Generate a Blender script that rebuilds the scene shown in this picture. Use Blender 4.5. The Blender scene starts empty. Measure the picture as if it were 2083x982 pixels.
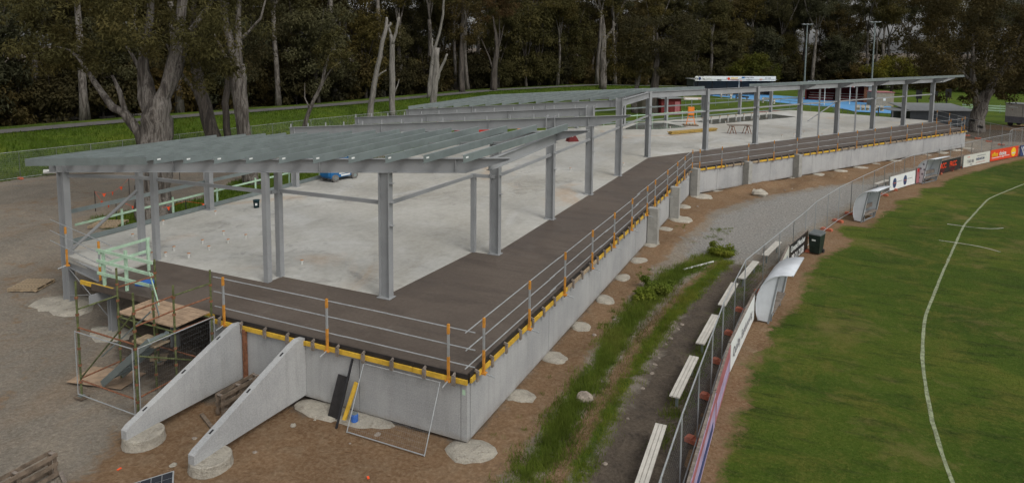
import bpy, math, random
import numpy as np
from mathutils import Vector, Matrix

S = bpy.context.scene
COL = S.collection
random.seed(7)
RNG = np.random.default_rng(11)

# ------------------------------------------------------------------ camera
cam_d = bpy.data.cameras.new('camera')
cam = bpy.data.objects.new('camera', cam_d)
COL.objects.link(cam)
S.camera = cam
cam_d.sensor_fit = 'HORIZONTAL'
cam_d.sensor_width = 36.0
cam_d.lens = 36.0 * 1369.85 / 2083.0
cam_d.shift_y = -(491.0 - 222.44) / 2083.0
cam_d.clip_start = 0.1
cam_d.clip_end = 3000.0
_p, _r, _t = 0.0975578, 0.00857311, math.radians(24.59)
_rz = Matrix.Rotation(_t, 3, 'Z')
_f = Vector((0, math.cos(_p), -math.sin(_p)))
_u = Vector((0, math.sin(_p), math.cos(_p)))
_x = Vector((1, 0, 0))
_right = _rz @ (math.cos(_r) * _x + math.sin(_r) * _u)
_up = _rz @ (-math.sin(_r) * _x + math.cos(_r) * _u)
_fw = _rz @ _f
_m = Matrix((_right, _up, -_fw)).transposed().to_4x4()
_m.translation = Vector((0, 0, 10.3))
cam.matrix_world = _m

# ------------------------------------------------------------------ world, sun, exposure
SUN_EL, SUN_AZ = math.radians(50), math.radians(118)
w = bpy.data.worlds.new('World')
S.world = w
w.use_nodes = True
nt = w.node_tree
bg = nt.nodes['Background']
sky = nt.nodes.new('ShaderNodeTexSky')
sky.sky_type = 'NISHITA'
sky.sun_disc = False
sky.sun_elevation = SUN_EL
sky.sun_rotation = SUN_AZ
sky.dust_density = 3.0
hs = nt.nodes.new('ShaderNodeHueSaturation')
hs.inputs['Saturation'].default_value = 0.08
nt.links.new(sky.outputs[0], hs.inputs['Color'])
nt.links.new(hs.outputs[0], bg.inputs['Color'])
bg.inputs['Strength'].default_value = 0.15
sun_d = bpy.data.lights.new('sun', 'SUN')
sun_d.energy = 0.95
sun_d.angle = math.radians(22)
sun_d.color = (1.0, 0.96, 0.9)
sun = bpy.data.objects.new('sun', sun_d)
COL.objects.link(sun)
# sun_rotation 0 = +Y, clockwise seen from above
sd = Vector((math.sin(SUN_AZ) * math.cos(SUN_EL), math.cos(SUN_AZ) * math.cos(SUN_EL), math.sin(SUN_EL)))
sun.rotation_euler = sd.to_track_quat('Z', 'Y').to_euler()
sun.location = (0, 0, 60)
S.view_settings.view_transform = 'Standard'
S.view_settings.look = 'None'
S.view_settings.gamma = 1.0
S.view_settings.use_curve_mapping = False
S.view_settings.exposure = 0.1

# ------------------------------------------------------------------ materials
def new_mat(name):
    m = bpy.data.materials.new(name)
    m.use_nodes = True
    t = m.node_tree
    b = t.nodes['Principled BSDF']
    return m, t, b

def noise(t, scale, detail=4, rough=0.6, src='Object', dist=0.0, vscale=None):
    tc = t.nodes.new('ShaderNodeTexCoord')
    n = t.nodes.new('ShaderNodeTexNoise')
    n.inputs['Scale'].default_value = scale
    n.inputs['Detail'].default_value = detail
    n.inputs['Roughness'].default_value = rough
    n.inputs['Distortion'].default_value = dist
    if vscale:
        mp = t.nodes.new('ShaderNodeMapping')
        mp.inputs['Scale'].default_value = vscale
        t.links.new(tc.outputs[src], mp.inputs[0])
        t.links.new(mp.outputs[0], n.inputs['Vector'])
    else:
        t.links.new(tc.outputs[src], n.inputs['Vector'])
    mr = t.nodes.new('ShaderNodeMapRange')
    mr.inputs['From Min'].default_value = 0.31
    mr.inputs['From Max'].default_value = 0.69
    t.links.new(n.outputs['Fac'], mr.inputs['Value'])
    return mr.outputs[0]

def ramp(t, fac, stops):
    r = t.nodes.new('ShaderNodeValToRGB')
    e = r.color_ramp.elements
    while len(e) < len(stops):
        e.new(0.5)
    for i, (p, c) in enumerate(stops):
        e[i].position = p
        e[i].color = (c[0], c[1], c[2], 1) if not isinstance(c, (int, float)) else (c, c, c, 1)
    t.links.new(fac, r.inputs[0])
    return r.outputs[0]

def mix(t, fac, a, b, mode='MIX'):
    m = t.nodes.new('ShaderNodeMix')
    m.data_type = 'RGBA'
    m.blend_type = mode
    for k, v in ((0, fac), (6, a), (7, b)):
        if isinstance(v, bpy.types.NodeSocket):
            t.links.new(v, m.inputs[k])
        elif isinstance(v, (int, float)):
            m.inputs[k].default_value = v
        else:
            m.inputs[k].default_value = (v[0], v[1], v[2], 1)
    return m.outputs[2]

def mathn(t, op, a, b=0.0):
    m = t.nodes.new('ShaderNodeMath')
    m.operation = op
    for k, v in ((0, a), (1, b)):
        if isinstance(v, bpy.types.NodeSocket):
            t.links.new(v, m.inputs[k])
        else:
            m.inputs[k].default_value = v
    return m.outputs[0]

def bump(t, b, h, strength=0.3, dist=0.02):
    bn = t.nodes.new('ShaderNodeBump')
    bn.inputs['Strength'].default_value = strength
    bn.inputs['Distance'].default_value = dist
    t.links.new(h, bn.inputs['Height'])
    t.links.new(bn.outputs[0], b.inputs['Normal'])

MATS = {}
def simple(name, col, rough=0.6, metal=0.0, var=0.18, scale=3.0, bmp=0.0, vs=None, spec=0.3):
    """paint or plain material: base colour with blotchy wear"""
    m, t, b = new_mat(name)
    f = noise(t, scale, 5, 0.65, vscale=vs)
    var *= 0.6
    lo = [max(0, c * (1 - var)) for c in col]
    hi = [min(1, c * (1 + var)) for c in col]
    c = ramp(t, f, [(0.3, lo), (0.7, hi)])
    t.links.new(c, b.inputs['Base Color'])
    b.inputs['Roughness'].default_value = rough
    b.inputs['Metallic'].default_value = metal
    b.inputs['Specular IOR Level'].default_value = spec
    if bmp:
        bump(t, b, noise(t, scale * 12, 3), bmp, 0.01)
    MATS[name] = m
    return m

simple('steel', (0.265, 0.272, 0.275), 0.5, 0.0, 0.10, 0.9)
simple('galv', (0.205, 0.24, 0.237), 0.36, 0.3, 0.14, 1.2)
simple('galv_bright', (0.34, 0.355, 0.36), 0.4, 0.3, 0.14, 4)
simple('wire', (0.30, 0.31, 0.315), 0.5, 0.3, 0.1, 4)
simple('orange_paint', (0.50, 0.22, 0.035), 0.55, 0, 0.22, 6)
simple('yellow_ply', (0.55, 0.34, 0.04), 0.6, 0, 0.25, 3)
simple('raw_timber', (0.30, 0.23, 0.15), 0.8, 0, 0.35, 6, 0.2)
simple('old_timber', (0.15, 0.115, 0.085), 0.9, 0, 0.4, 6, 0.3)
simple('grey_timber', (0.19, 0.16, 0.135), 0.9, 0, 0.35, 6, 0.3)
simple('ochre_timber', (0.34, 0.225, 0.06), 0.7, 0, 0.3, 4)
simple('form_ply', (0.022, 0.02, 0.02), 0.5, 0, 0.3, 5)
simple('green_timber', (0.37, 0.52, 0.38), 0.7, 0, 0.15, 4)
simple('scaff_green', (0.10, 0.115, 0.045), 0.6, 0.2, 0.5, 7)
simple('rust', (0.20, 0.085, 0.045), 0.85, 0.1, 0.45, 9, 0.2)
simple('footing', (0.44, 0.405, 0.335), 0.95, 0, 0.26, 5, 0.7)
simple('white_paint', (0.66, 0.66, 0.64), 0.6, 0, 0.08, 3)
simple('off_white', (0.52, 0.50, 0.45), 0.6, 0, 0.12, 3)
simple('bench_alu', (0.56, 0.53, 0.47), 0.5, 0.1, 0.12, 3)
simple('dugout_white', (0.60, 0.63, 0.66), 0.35, 0, 0.08, 2)
simple('dugout_grey', (0.25, 0.27, 0.28), 0.5, 0.2, 0.12, 3)
simple('bin_green', (0.014, 0.026, 0.02), 0.45, 0, 0.3, 4)
simple('bin_lid', (0.10, 0.11, 0.11), 0.5, 0, 0.2, 4)
simple('black', (0.018, 0.018, 0.02), 0.6, 0, 0.3, 4)
simple('rubber', (0.16, 0.15, 0.14), 0.9, 0, 0.25, 6)
simple('lift_blue', (0.015, 0.12, 0.30), 0.4, 0, 0.15, 3)
simple('blue', (0.03, 0.12, 0.42), 0.5, 0, 0.15, 3)
simple('teal_bucket', (0.012, 0.04, 0.05), 0.5, 0, 0.3, 3)
simple('red', (0.45, 0.03, 0.02), 0.6, 0, 0.15, 3)
simple('dark_red', (0.13, 0.018, 0.018), 0.75, 0, 0.25, 2)
simple('sign_red', (0.60, 0.05, 0.015), 0.5, 0, 0.06, 3)
simple('sign_orange', (0.75, 0.18, 0.03), 0.5, 0, 0.1, 3)
simple('sign_yellow', (0.78, 0.48, 0.02), 0.5, 0, 0.06, 3)
simple('sign_white', (0.66, 0.68, 0.66), 0.5, 0, 0.06, 3)
simple('sign_cream', (0.52, 0.53, 0.47), 0.5, 0, 0.08, 3)
simple('sign_black', (0.02, 0.02, 0.022), 0.4, 0, 0.2, 3)
simple('sign_navy', (0.03, 0.05, 0.14), 0.5, 0, 0.2, 3)
simple('sign_grey', (0.16, 0.16, 0.18), 0.5, 0, 0.2, 3)
simple('sign_pink', (0.34, 0.12, 0.13), 0.5, 0, 0.2, 2)
simple('sign_lilac', (0.36, 0.30, 0.44), 0.5, 0, 0.25, 2)
simple('flag', (0.80, 0.10, 0.03), 0.7, 0, 0.12, 5)
simple('fence_foot', (0.42, 0.12, 0.065), 0.8, 0, 0.25, 5)
simple('hoist', (0.75, 0.22, 0.03), 0.5, 0, 0.15, 4)
simple('concrete_grey', (0.30, 0.295, 0.27), 0.85, 0, 0.15, 3, 0.2)
simple('shed_grey', (0.085, 0.095, 0.105), 0.6, 0, 0.12, 2)
simple('shed_roof', (0.30, 0.31, 0.31), 0.5, 0.3, 0.15, 2)
simple('brick_block', (0.27, 0.24, 0.19), 0.85, 0, 0.2, 4)
simple('court_blue', (0.10, 0.28, 0.52), 0.7, 0, 0.10, 0.5)
simple('red_clay', (0.26, 0.10, 0.075), 0.9, 0, 0.2, 0.6)
simple('asphalt', (0.105, 0.10, 0.095), 0.9, 0, 0.2, 0.8, 0.2)
simple('solar', (0.02, 0.022, 0.028), 0.2, 0, 0.2, 4)
simple('plywood', (0.34, 0.24, 0.16), 0.8, 0, 0.25, 4, 0.1)
simple('stone', (0.26, 0.22, 0.18), 0.9, 0, 0.3, 6, 0.4)
simple('line_white', (0.21, 0.235, 0.14), 0.95, 0, 0.45, 7)
simple('cut_wood', (0.45, 0.38, 0.30), 0.9, 0, 0.2, 6)
simple('pvc', (0.5, 0.5, 0.47), 0.5, 0, 0.06, 4)
simple('pvc_cap', (0.45, 0.20, 0.08), 0.6, 0, 0.2, 4)

def m_precast():
    m, t, b = new_mat('precast')
    a = noise(t, 0.5, 6, 0.6)
    st = noise(t, 1.0, 6, 0.65, vscale=(4, 4, 0.25))
    bl = noise(t, 2.2, 6, 0.7)
    c = ramp(t, a, [(0.2, (0.285, 0.29, 0.29)), (0.8, (0.37, 0.372, 0.365))])
    c = mix(t, ramp(t, st, [(0.5, 0.0), (0.95, 0.4)]), c, (0.23, 0.23, 0.22))
    c = mix(t, ramp(t, bl, [(0.6, 0.0), (0.95, 0.3)]), c, (0.42, 0.42, 0.41))
    fine = noise(t, 26, 4)
    c = mix(t, 0.14, c, ramp(t, fine, [(0.2, 0.12), (0.8, 0.55)]))
    # mud splash along the foot of the walls
    tc = t.nodes.new('ShaderNodeTexCoord')
    sx = t.nodes.new('ShaderNodeSeparateXYZ')
    t.links.new(tc.outputs['Object'], sx.inputs[0])
    lowz = mathn(t, 'ADD', sx.outputs['Z'], mathn(t, 'MULTIPLY', bl, 0.22))
    c = mix(t, ramp(t, lowz, [(0.16, 0.55), (0.36, 0.0)]), c, (0.20, 0.165, 0.125))
    t.links.new(c, b.inputs['Base Color'])
    b.inputs['Roughness'].default_value = 0.85
    bump(t, b, fine, 0.2, 0.006)
    MATS['precast'] = m
m_precast()

def m_footing():
    m, t, b = new_mat('footing')
    a = noise(t, 2.2, 6, 0.65)
    d = noise(t, 5.0, 5, 0.7)
    c = ramp(t, a, [(0.2, (0.46, 0.41, 0.32)), (0.8, (0.64, 0.58, 0.46))])
    c = mix(t, ramp(t, d, [(0.6, 0.0), (0.95, 0.6)]), c, (0.22, 0.165, 0.11))
    f = noise(t, 22, 4, 0.8)
    c = mix(t, 0.25, c, ramp(t, f, [(0.2, 0.12), (0.8, 0.6)]))
    t.links.new(c, b.inputs['Base Color'])
    b.inputs['Roughness'].default_value = 0.95
    bump(t, b, mathn(t, 'ADD', d, f), 0.9, 0.05)
    MATS['footing'] = m
m_footing()

def m_slab():
    m, t, b = new_mat('slab')
    big = noise(t, 0.09, 6, 0.6, dist=0.8)
    mid = noise(t, 0.4, 7, 0.65, dist=0.7)
    fine = noise(t, 5, 5, 0.7)
    swirl = noise(t, 0.2, 7, 0.62, dist=2.2, vscale=(1, 0.5, 1))
    c = ramp(t, big, [(0.1, (0.34, 0.32, 0.27)), (0.5, (0.395, 0.38, 0.335)), (0.9, (0.46, 0.45, 0.41))])
    c = mix(t, ramp(t, mid, [(0.5, 0.0), (1.0, 0.55)]), c, (0.27, 0.26, 0.23))
    c = mix(t, ramp(t, swirl, [(0.55, 0.0), (1.0, 0.6)]), c, (0.52, 0.52, 0.50))
    rust = noise(t, 0.14, 6, 0.6, dist=1.2)
    c = mix(t, ramp(t, rust, [(0.74, 0.0), (1.0, 0.5)]), c, (0.42, 0.27, 0.14))
    dk = noise(t, 0.75, 7, 0.7, dist=0.9)
    gate = noise(t, 0.12, 3, 0.5)
    dkm = mathn(t, 'MULTIPLY', ramp(t, dk, [(0.62, 0.0), (0.9, 0.55)]), ramp(t, gate, [(0.4, 0.0), (0.7, 1.0)]))
    c = mix(t, dkm, c, (0.17, 0.165, 0.15))
    c = mix(t, 0.14, c, ramp(t, fine, [(0.2, 0.18), (0.8, 0.6)]))
    t.links.new(c, b.inputs['Base Color'])
    t.links.new(ramp(t, big, [(0.2, 0.8), (0.8, 0.55)]), b.inputs['Roughness'])
    b.inputs['Specular IOR Level'].default_value = 0.25
    MATS['slab'] = m
m_slab()

def m_deck():
    m, t, b = new_mat('deck')
    big = noise(t, 0.35, 6, 0.6)
    fine = noise(t, 9, 5, 0.7)
    streak = noise(t, 0.8, 5, 0.6, vscale=(0.5, 2.5, 1))
    c = ramp(t, big, [(0.2, (0.084, 0.065, 0.051)), (0.8, (0.110, 0.088, 0.071))])
    c = mix(t, ramp(t, streak, [(0.5, 0.0), (0.9, 0.5)]), c, (0.060, 0.047, 0.039))
    dust = noise(t, 0.6, 7, 0.7, dist=1.0)
    c = mix(t, ramp(t, dust, [(0.66, 0.0), (1.0, 0.3)]), c, (0.19, 0.165, 0.14))
    c = mix(t, 0.12, c, ramp(t, fine, [(0.3, (0.04, 0.034, 0.03)), (0.7, (0.15, 0.125, 0.11))]))
    t.links.new(c, b.inputs['Base Color'])
    t.links.new(ramp(t, big, [(0.35, 0.5), (0.65, 0.8)]), b.inputs['Roughness'])
    b.inputs['Specular IOR Level'].default_value = 0.25
    bump(t, b, fine, 0.2, 0.01)
    MATS['deck'] = m
m_deck()

def m_wet():
    m, t, b = new_mat('wet_concrete')
    n = noise(t, 1.0, 5, 0.6)
    c = ramp(t, n, [(0.3, (0.10, 0.105, 0.095)), (0.7, (0.16, 0.16, 0.145))])
    t.links.new(c, b.inputs['Base Color'])
    b.inputs['Roughness'].default_value = 0.12
    MATS['wet_concrete'] = m
m_wet()

def dirt_nodes(t, n1, n2, n3):
    d = ramp(t, n1, [(0.15, (0.165, 0.092, 0.045)), (0.85, (0.275, 0.165, 0.088))])
    d = mix(t, ramp(t, n2, [(0.45, 0.0), (0.95, 0.7)]), d, (0.265, 0.19, 0.12))
    d = mix(t, 0.45, d, ramp(t, n3, [(0.1, (0.06, 0.038, 0.022)), (0.5, (0.17, 0.115, 0.07)), (0.95, (0.33, 0.26, 0.18))]))
    return d

def m_turf():
    m, t, b = new_mat('turf')
    at = t.nodes.new('ShaderNodeVertexColor')
    at.layer_name = 'edge'
    sp = t.nodes.new('ShaderNodeSeparateColor')
    t.links.new(at.outputs['Color'], sp.inputs[0])
    n1 = noise(t, 0.25, 6, 0.65, dist=0.5)
    n2 = noise(t, 1.3, 6, 0.7, dist=0.4)
    n3 = noise(t, 9.0, 5, 0.8)
    big = noise(t, 0.11, 5, 0.6, dist=0.7)
    mid = noise(t, 0.55, 7, 0.72, dist=0.5)
    stripe = noise(t, 0.9, 6, 0.7, vscale=(0.5, 1.8, 1))
    fine = noise(t, 11, 4, 0.8)
    c = ramp(t, big, [(0.1, (0.024, 0.057, 0.005)), (0.5, (0.052, 0.092, 0.008)), (0.9, (0.105, 0.125, 0.016))])
    c = mix(t, ramp(t, mid, [(0.48, 0.0), (0.85, 0.85)]), c, (0.112, 0.112, 0.020))
    c = mix(t, ramp(t, stripe, [(0.52, 0.0), (0.88, 0.85)]), c, (0.017, 0.036, 0.005))
    c = mix(t, 0.3, c, ramp(t, fine, [(0.1, (0.015, 0.027, 0.004)), (0.5, (0.055, 0.072, 0.012)), (0.95, (0.16, 0.145, 0.045))]))
    wear = noise(t, 0.3, 6, 0.72, dist=0.5)
    c = mix(t, ramp(t, wear, [(0.6, 0.0), (0.95, 0.65)]), c, (0.155, 0.125, 0.045))
    d = dirt_nodes(t, n1, n2, n3)
    v = mathn(t, 'ADD', sp.outputs['Red'], mathn(t, 'MULTIPLY', mathn(t, 'SUBTRACT', n2, 0.5), 0.34))
    v = mathn(t, 'ADD', v, mathn(t, 'MULTIPLY', mathn(t, 'SUBTRACT', n3, 0.5), 0.16))
    c = mix(t, ramp(t, v, [(0.40, 0.0), (0.60, 1.0)]), d, c)
    t.links.new(c, b.inputs['Base Color'])
    b.inputs['Roughness'].default_value = 0.95
    b.inputs['Specular IOR Level'].default_value = 0.1
    bump(t, b, fine, 0.6, 0.05)
    MATS['turf'] = m
m_turf()

def m_ground():
    m, t, b = new_mat('ground')
    at = t.nodes.new('ShaderNodeVertexColor')
    at.layer_name = 'zone'
    sp = t.nodes.new('ShaderNodeSeparateColor')
    t.links.new(at.outputs['Color'], sp.inputs[0])
    n1 = noise(t, 0.25, 6, 0.65, dist=0.5)
    n2 = noise(t, 1.3, 6, 0.7, dist=0.4)
    n3 = noise(t, 9.0, 5, 0.8)
    n4 = noise(t, 30.0, 3, 0.8)
    ruts = noise(t, 0.32, 6, 0.65, vscale=(1.0, 0.3, 1), dist=1.0)
    edge = mathn(t, 'MULTIPLY', mathn(t, 'SUBTRACT', n2, 0.5), 0.55)
    edge = mathn(t, 'ADD', edge, mathn(t, 'MULTIPLY', mathn(t, 'SUBTRACT', n3, 0.5), 0.22))
    def zone(out, lo=0.38, hi=0.62):
        return ramp(t, mathn(t, 'ADD', out, edge), [(lo, 0.0), (hi, 1.0)])
    # gravel
    g = ramp(t, n1, [(0.1, (0.18, 0.16, 0.128)), (0.5, (0.255, 0.222, 0.178)), (0.9, (0.325, 0.275, 0.21))])
    g = mix(t, ramp(t, ruts, [(0.5, 0.0), (1.0, 0.75)]), g, (0.295, 0.21, 0.135))
    g = mix(t, ramp(t, n2, [(0.5, 0.0), (1.0, 0.6)]), g, (0.19, 0.182, 0.165))
    g = mix(t, 0.42, g, ramp(t, n3, [(0.1, (0.085, 0.072, 0.056)), (0.5, (0.19, 0.165, 0.135)), (0.95, (0.38, 0.34, 0.285))]))
    g = mix(t, ramp(t, n4, [(0.62, 0.0), (0.9, 0.5)]), g, (0.085, 0.078, 0.068))
    g = mix(t, mathn(t, 'MULTIPLY', ramp(t, mathn(t, 'ADD', at.outputs['Alpha'], edge), [(0.35, 0.0), (0.65, 1.0)]), 0.75), g, ramp(t, n3, [(0.1, (0.14, 0.138, 0.13)), (0.5, (0.25, 0.246, 0.232)), (0.95, (0.42, 0.41, 0.385))]))
    d = dirt_nodes(t, n1, n2, n3)
    # dark mud
    u = ramp(t, n2, [(0.2, (0.065, 0.05, 0.04)), (0.8, (0.125, 0.098, 0.072))])
    u = mix(t, 0.4, u, ramp(t, n3, [(0.15, (0.03, 0.025, 0.02)), (0.9, (0.19, 0.16, 0.125))]))
    # grass
    gr = ramp(t, n1, [(0.15, (0.036, 0.072, 0.006)), (0.5, (0.064, 0.115, 0.008)), (0.85, (0.115, 0.155, 0.013))])
    gr = mix(t, ramp(t, n2, [(0.45, 0.0), (0.95, 0.75)]), gr, (0.030, 0.055, 0.006))
    gr = mix(t, 0.4, gr, ramp(t, n3, [(0.1, (0.014, 0.028, 0.004)), (0.5, (0.055, 0.082, 0.01)), (0.95, (0.16, 0.165, 0.03))]))
    c = mix(t, zone(sp.outputs['Green']), g, d)
    c = mix(t, zone(sp.outputs['Blue']), c, u)
    c = mix(t, zone(sp.outputs['Red']), c, gr)
    t.links.new(c, b.inputs['Base Color'])
    b.inputs['Roughness'].default_value = 0.95
    b.inputs['Specular IOR Level'].default_value = 0.15
    h = mathn(t, 'ADD', mathn(t, 'MULTIPLY', n2, 1.0), mathn(t, 'MULTIPLY', n3, 0.5))
    bump(t, b, h, 0.8, 0.08)
    MATS['ground'] = m
m_ground()

def m_bark(name, c0, c1, c2):
    m, t, b = new_mat(name)
    s1 = noise(t, 1.6, 6, 0.65, vscale=(2.2, 2.2, 0.35), dist=0.5)
    s2 = noise(t, 6, 5, 0.7, vscale=(2.5, 2.5, 0.3))
    c = ramp(t, s1, [(0.25, c0), (0.45, c1), (0.6, c2), (0.8, c1)])
    c = mix(t, 0.35, c, ramp(t, s2, [(0.3, [k * 0.4 for k in c1]), (0.7, [min(1, k * 1.5) for k in c1])]))
    t.links.new(c, b.inputs['Base Color'])
    b.inputs['Roughness'].default_value = 0.9
    bump(t, b, s2, 0.5, 0.04)
    MATS[name] = m
m_bark('bark', (0.025, 0.019, 0.015), (0.088, 0.075, 0.063), (0.225, 0.205, 0.182))
m_bark('bark_dark', (0.02, 0.016, 0.013), (0.048, 0.039, 0.031), (0.105, 0.088, 0.074))
m_bark('bark_dead', (0.095, 0.085, 0.073), (0.165, 0.152, 0.134), (0.235, 0.218, 0.195))

def m_leaf(name, a, bcol, c2, trans=0.3):
    m, t, b = new_mat(name)
    oi = t.nodes.new('ShaderNodeObjectInfo')
    n = noise(t, 0.3, 4, 0.65)
    n2 = noise(t, 1.6, 3, 0.7)
    c = ramp(t, n, [(0.1, a), (0.5, bcol), (0.9, c2)])
    c = mix(t, 0.3, c, ramp(t, n2, [(0.2, [k * 0.5 for k in bcol]), (0.8, [k * 1.6 for k in bcol])]))
    v = ramp(t, oi.outputs['Random'], [(0.0, (0.78, 0.8, 0.85)), (0.5, (1.0, 1.0, 1.0)), (1.0, (1.25, 1.12, 0.95))])
    c = mix(t, 1.0, c, v, 'MULTIPLY')
    t.links.new(c, b.inputs['Base Color'])
    b.inputs['Roughness'].default_value = 0.8
    b.inputs['Specular IOR Level'].default_value = 0.12
    tr = t.nodes.new('ShaderNodeBsdfTranslucent')
    t.links.new(c, tr.inputs['Color'])
    ms = t.nodes.new('ShaderNodeMixShader')
    ms.inputs[0].default_value = trans
    t.links.new(b.outputs[0], ms.inputs[1])
    t.links.new(tr.outputs[0], ms.inputs[2])
    t.links.new(ms.outputs[0], t.nodes['Material Output'].inputs['Surface'])
    MATS[name] = m
m_leaf('leaf_olive', (0.041, 0.039, 0.014), (0.067, 0.061, 0.021), (0.104, 0.084, 0.028))
m_leaf('leaf_brown', (0.040, 0.033, 0.013), (0.072, 0.056, 0.020), (0.108, 0.078, 0.027))
m_leaf('leaf_grey', (0.044, 0.046, 0.024), (0.066, 0.066, 0.033), (0.093, 0.089, 0.042))
m_leaf('leaf_dark', (0.029, 0.027, 0.013), (0.046, 0.041, 0.018), (0.074, 0.059, 0.024))
m_leaf('leaf_yellow', (0.045, 0.056, 0.010), (0.085, 0.088, 0.013), (0.14, 0.118, 0.016))
m_leaf('leaf_rust', (0.046, 0.030, 0.013), (0.068, 0.042, 0.017), (0.092, 0.055, 0.021))
m_leaf('grass_blade', (0.042, 0.080, 0.009), (0.066, 0.118, 0.012), (0.11, 0.15, 0.02), 0.45)
m_leaf('turf_blade', (0.036, 0.062, 0.008), (0.080, 0.096, 0.014), (0.17, 0.145, 0.035), 0.4)
m_leaf('weed_blade', (0.09, 0.13, 0.02), (0.155, 0.205, 0.032), (0.26, 0.27, 0.06), 0.5)
m_leaf('dry_blade', (0.16, 0.125, 0.06), (0.22, 0.17, 0.085), (0.28, 0.22, 0.11), 0.4)

# ------------------------------------------------------------------ mesh builder
class MB:
    def __init__(s):
        s.v = []
        s.f = []
    def add(s, vs, fs):
        o = len(s.v)
        s.v += [tuple(v) for v in vs]
        s.f += [tuple(i + o for i in f) for f in fs]
        return s
    def box(s, c, d, rz=0.0):
        x, y, z = d[0] / 2, d[1] / 2, d[2] / 2
        cs, sn = math.cos(rz), math.sin(rz)
        vs = []
        for k in (-z, z):
            for (a, b) in ((-x, -y), (x, -y), (x, y), (-x, y)):
                vs.append((c[0] + a * cs - b * sn, c[1] + a * sn + b * cs, c[2] + k))
        return s.add(vs, [(3, 2, 1, 0), (4, 5, 6, 7), (0, 1, 5, 4), (1, 2, 6, 5), (2, 3, 7, 6), (3, 0, 4, 7)])
    def frame(s, p0, p1, up=(0, 0, 1)):
        p0, p1 = Vector(p0), Vector(p1)
        a = (p1 - p0).normalized()
        up = Vector(up)
        if abs(a.dot(up)) > 0.99:
            up = Vector((1, 0, 0))
        side = a.cross(up).normalized()
        u2 = side.cross(a).normalized()
        return p0, p1, side, u2
    def bar(s, p0, p1, wd, ht, up=(0, 0, 1), off=(0, 0)):
        """rectangular bar; wd sideways, ht along up; off = (side, up) offset"""
        p0, p1, sd, u2 = s.frame(p0, p1, up)
        vs = []
        for p in (p0, p1):
            for (a, b) in ((-1, -1), (1, -1), (1, 1), (-1, 1)):
                vs.append(p + sd * (off[0] + a * wd / 2) + u2 * (off[1] + b * ht / 2))
        return s.add(vs, [(0, 1, 2, 3), (7, 6, 5, 4), (0, 4, 5, 1), (1, 5, 6, 2), (2, 6, 7, 3), (3, 7, 4, 0)])
    def ibeam(s, p0, p1, dep, wid, up=(0, 0, 1), tf=0.018, tw=0.012):
        s.bar(p0, p1, wid, tf, up, (0, dep / 2 - tf / 2))
        s.bar(p0, p1, wid, tf, up, (0, -dep / 2 + tf / 2))
        s.bar(p0, p1, tw, dep - 2 * tf, up)
        return s
    def channel(s, p0, p1, dep, wid, up=(0, 0, 1), t=0.006, sgn=1):
        s.bar(p0, p1, wid, t, up, (0, dep / 2 - t / 2))
        s.bar(p0, p1, wid, t, up, (0, -dep / 2 + t / 2))
        s.bar(p0, p1, t, dep - 2 * t, up, (sgn * (wid / 2 - t / 2), 0))
        return s
    def tube(s, p0, p1, r, n=8, r1=None, caps=True):
        p0, p1, sd, u2 = s.frame(p0, p1)
        r1 = r if r1 is None else r1
        vs = []
        for p, rr in ((p0, r), (p1, r1)):
            for i in range(n):
                a = 2 * math.pi * i / n
                vs.append(p + sd * math.cos(a) * rr + u2 * math.sin(a) * rr)
        fs = [(i, (i + 1) % n, n + (i + 1) % n, n + i) for i in range(n)]
        if caps:
            fs += [tuple(reversed(range(n))), tuple(range(n, 2 * n))]
        return s.add(vs, fs)
    def path(s, pts, rad, n=8, wob=0.0, cap=True):
        pts = [Vector(p) for p in pts]
        ph = [random.uniform(0, 6.28) for _ in range(3)]
        vs = []
        N = len(pts)
        for i, p in enumerate(pts):
            a = (pts[min(i + 1, N - 1)] - pts[max(i - 1, 0)]).normalized()
            ref = Vector((0, 1, 0)) if abs(a.y) < 0.9 else Vector((1, 0, 0))
            sd = a.cross(ref).normalized()
            u2 = sd.cross(a)
            for k in range(n):
                q = 2 * math.pi * k / n
                rr = rad[i] * (1 + wob * (0.5 * random.uniform(-1, 1) + math.sin(2 * q + ph[0] + i * 0.35) + 0.8 * math.sin(3 * q + ph[1] - i * 0.3) + 0.5 * math.sin(5 * q + ph[2] + i * 0.2)))
                vs.append(p + sd * math.cos(q) * rr + u2 * math.sin(q) * rr)
        fs = []
        for i in range(N - 1):
            for k in range(n):
                fs.append((i * n + k, i * n + (k + 1) % n, (i + 1) * n + (k + 1) % n, (i + 1) * n + k))
        if cap:
            fs += [tuple(reversed(range(n))), tuple(range((N - 1) * n, N * n))]
        return s.add(vs, fs)
    def prism(s, poly, z0, z1):
        """vertical prism over an xy polygon (counter-clockwise)"""
        n = len(poly)
        vs = [(p[0], p[1], z0) for p in poly] + [(p[0], p[1], z1) for p in poly]
        fs = [tuple(reversed(range(n))), tuple(range(n, 2 * n))]
        fs += [(i, (i + 1) % n, n + (i + 1) % n, n + i) for i in range(n)]
        return s.add(vs, fs)
    def plate(s, poly3, th):
        """slab of thickness th from a planar 3d polygon, along its normal"""
        P = [Vector(p) for p in poly3]
        nrm = (P[1] - P[0]).cross(P[2] - P[0]).normalized() * th
        n = len(P)
        vs = P + [p + nrm for p in P]
        fs = [tuple(reversed(range(n))), tuple(range(n, 2 * n))]
        fs += [(i, (i + 1) % n, n + (i + 1) % n, n + i) for i in range(n)]
        return s.add(vs, fs)
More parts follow.
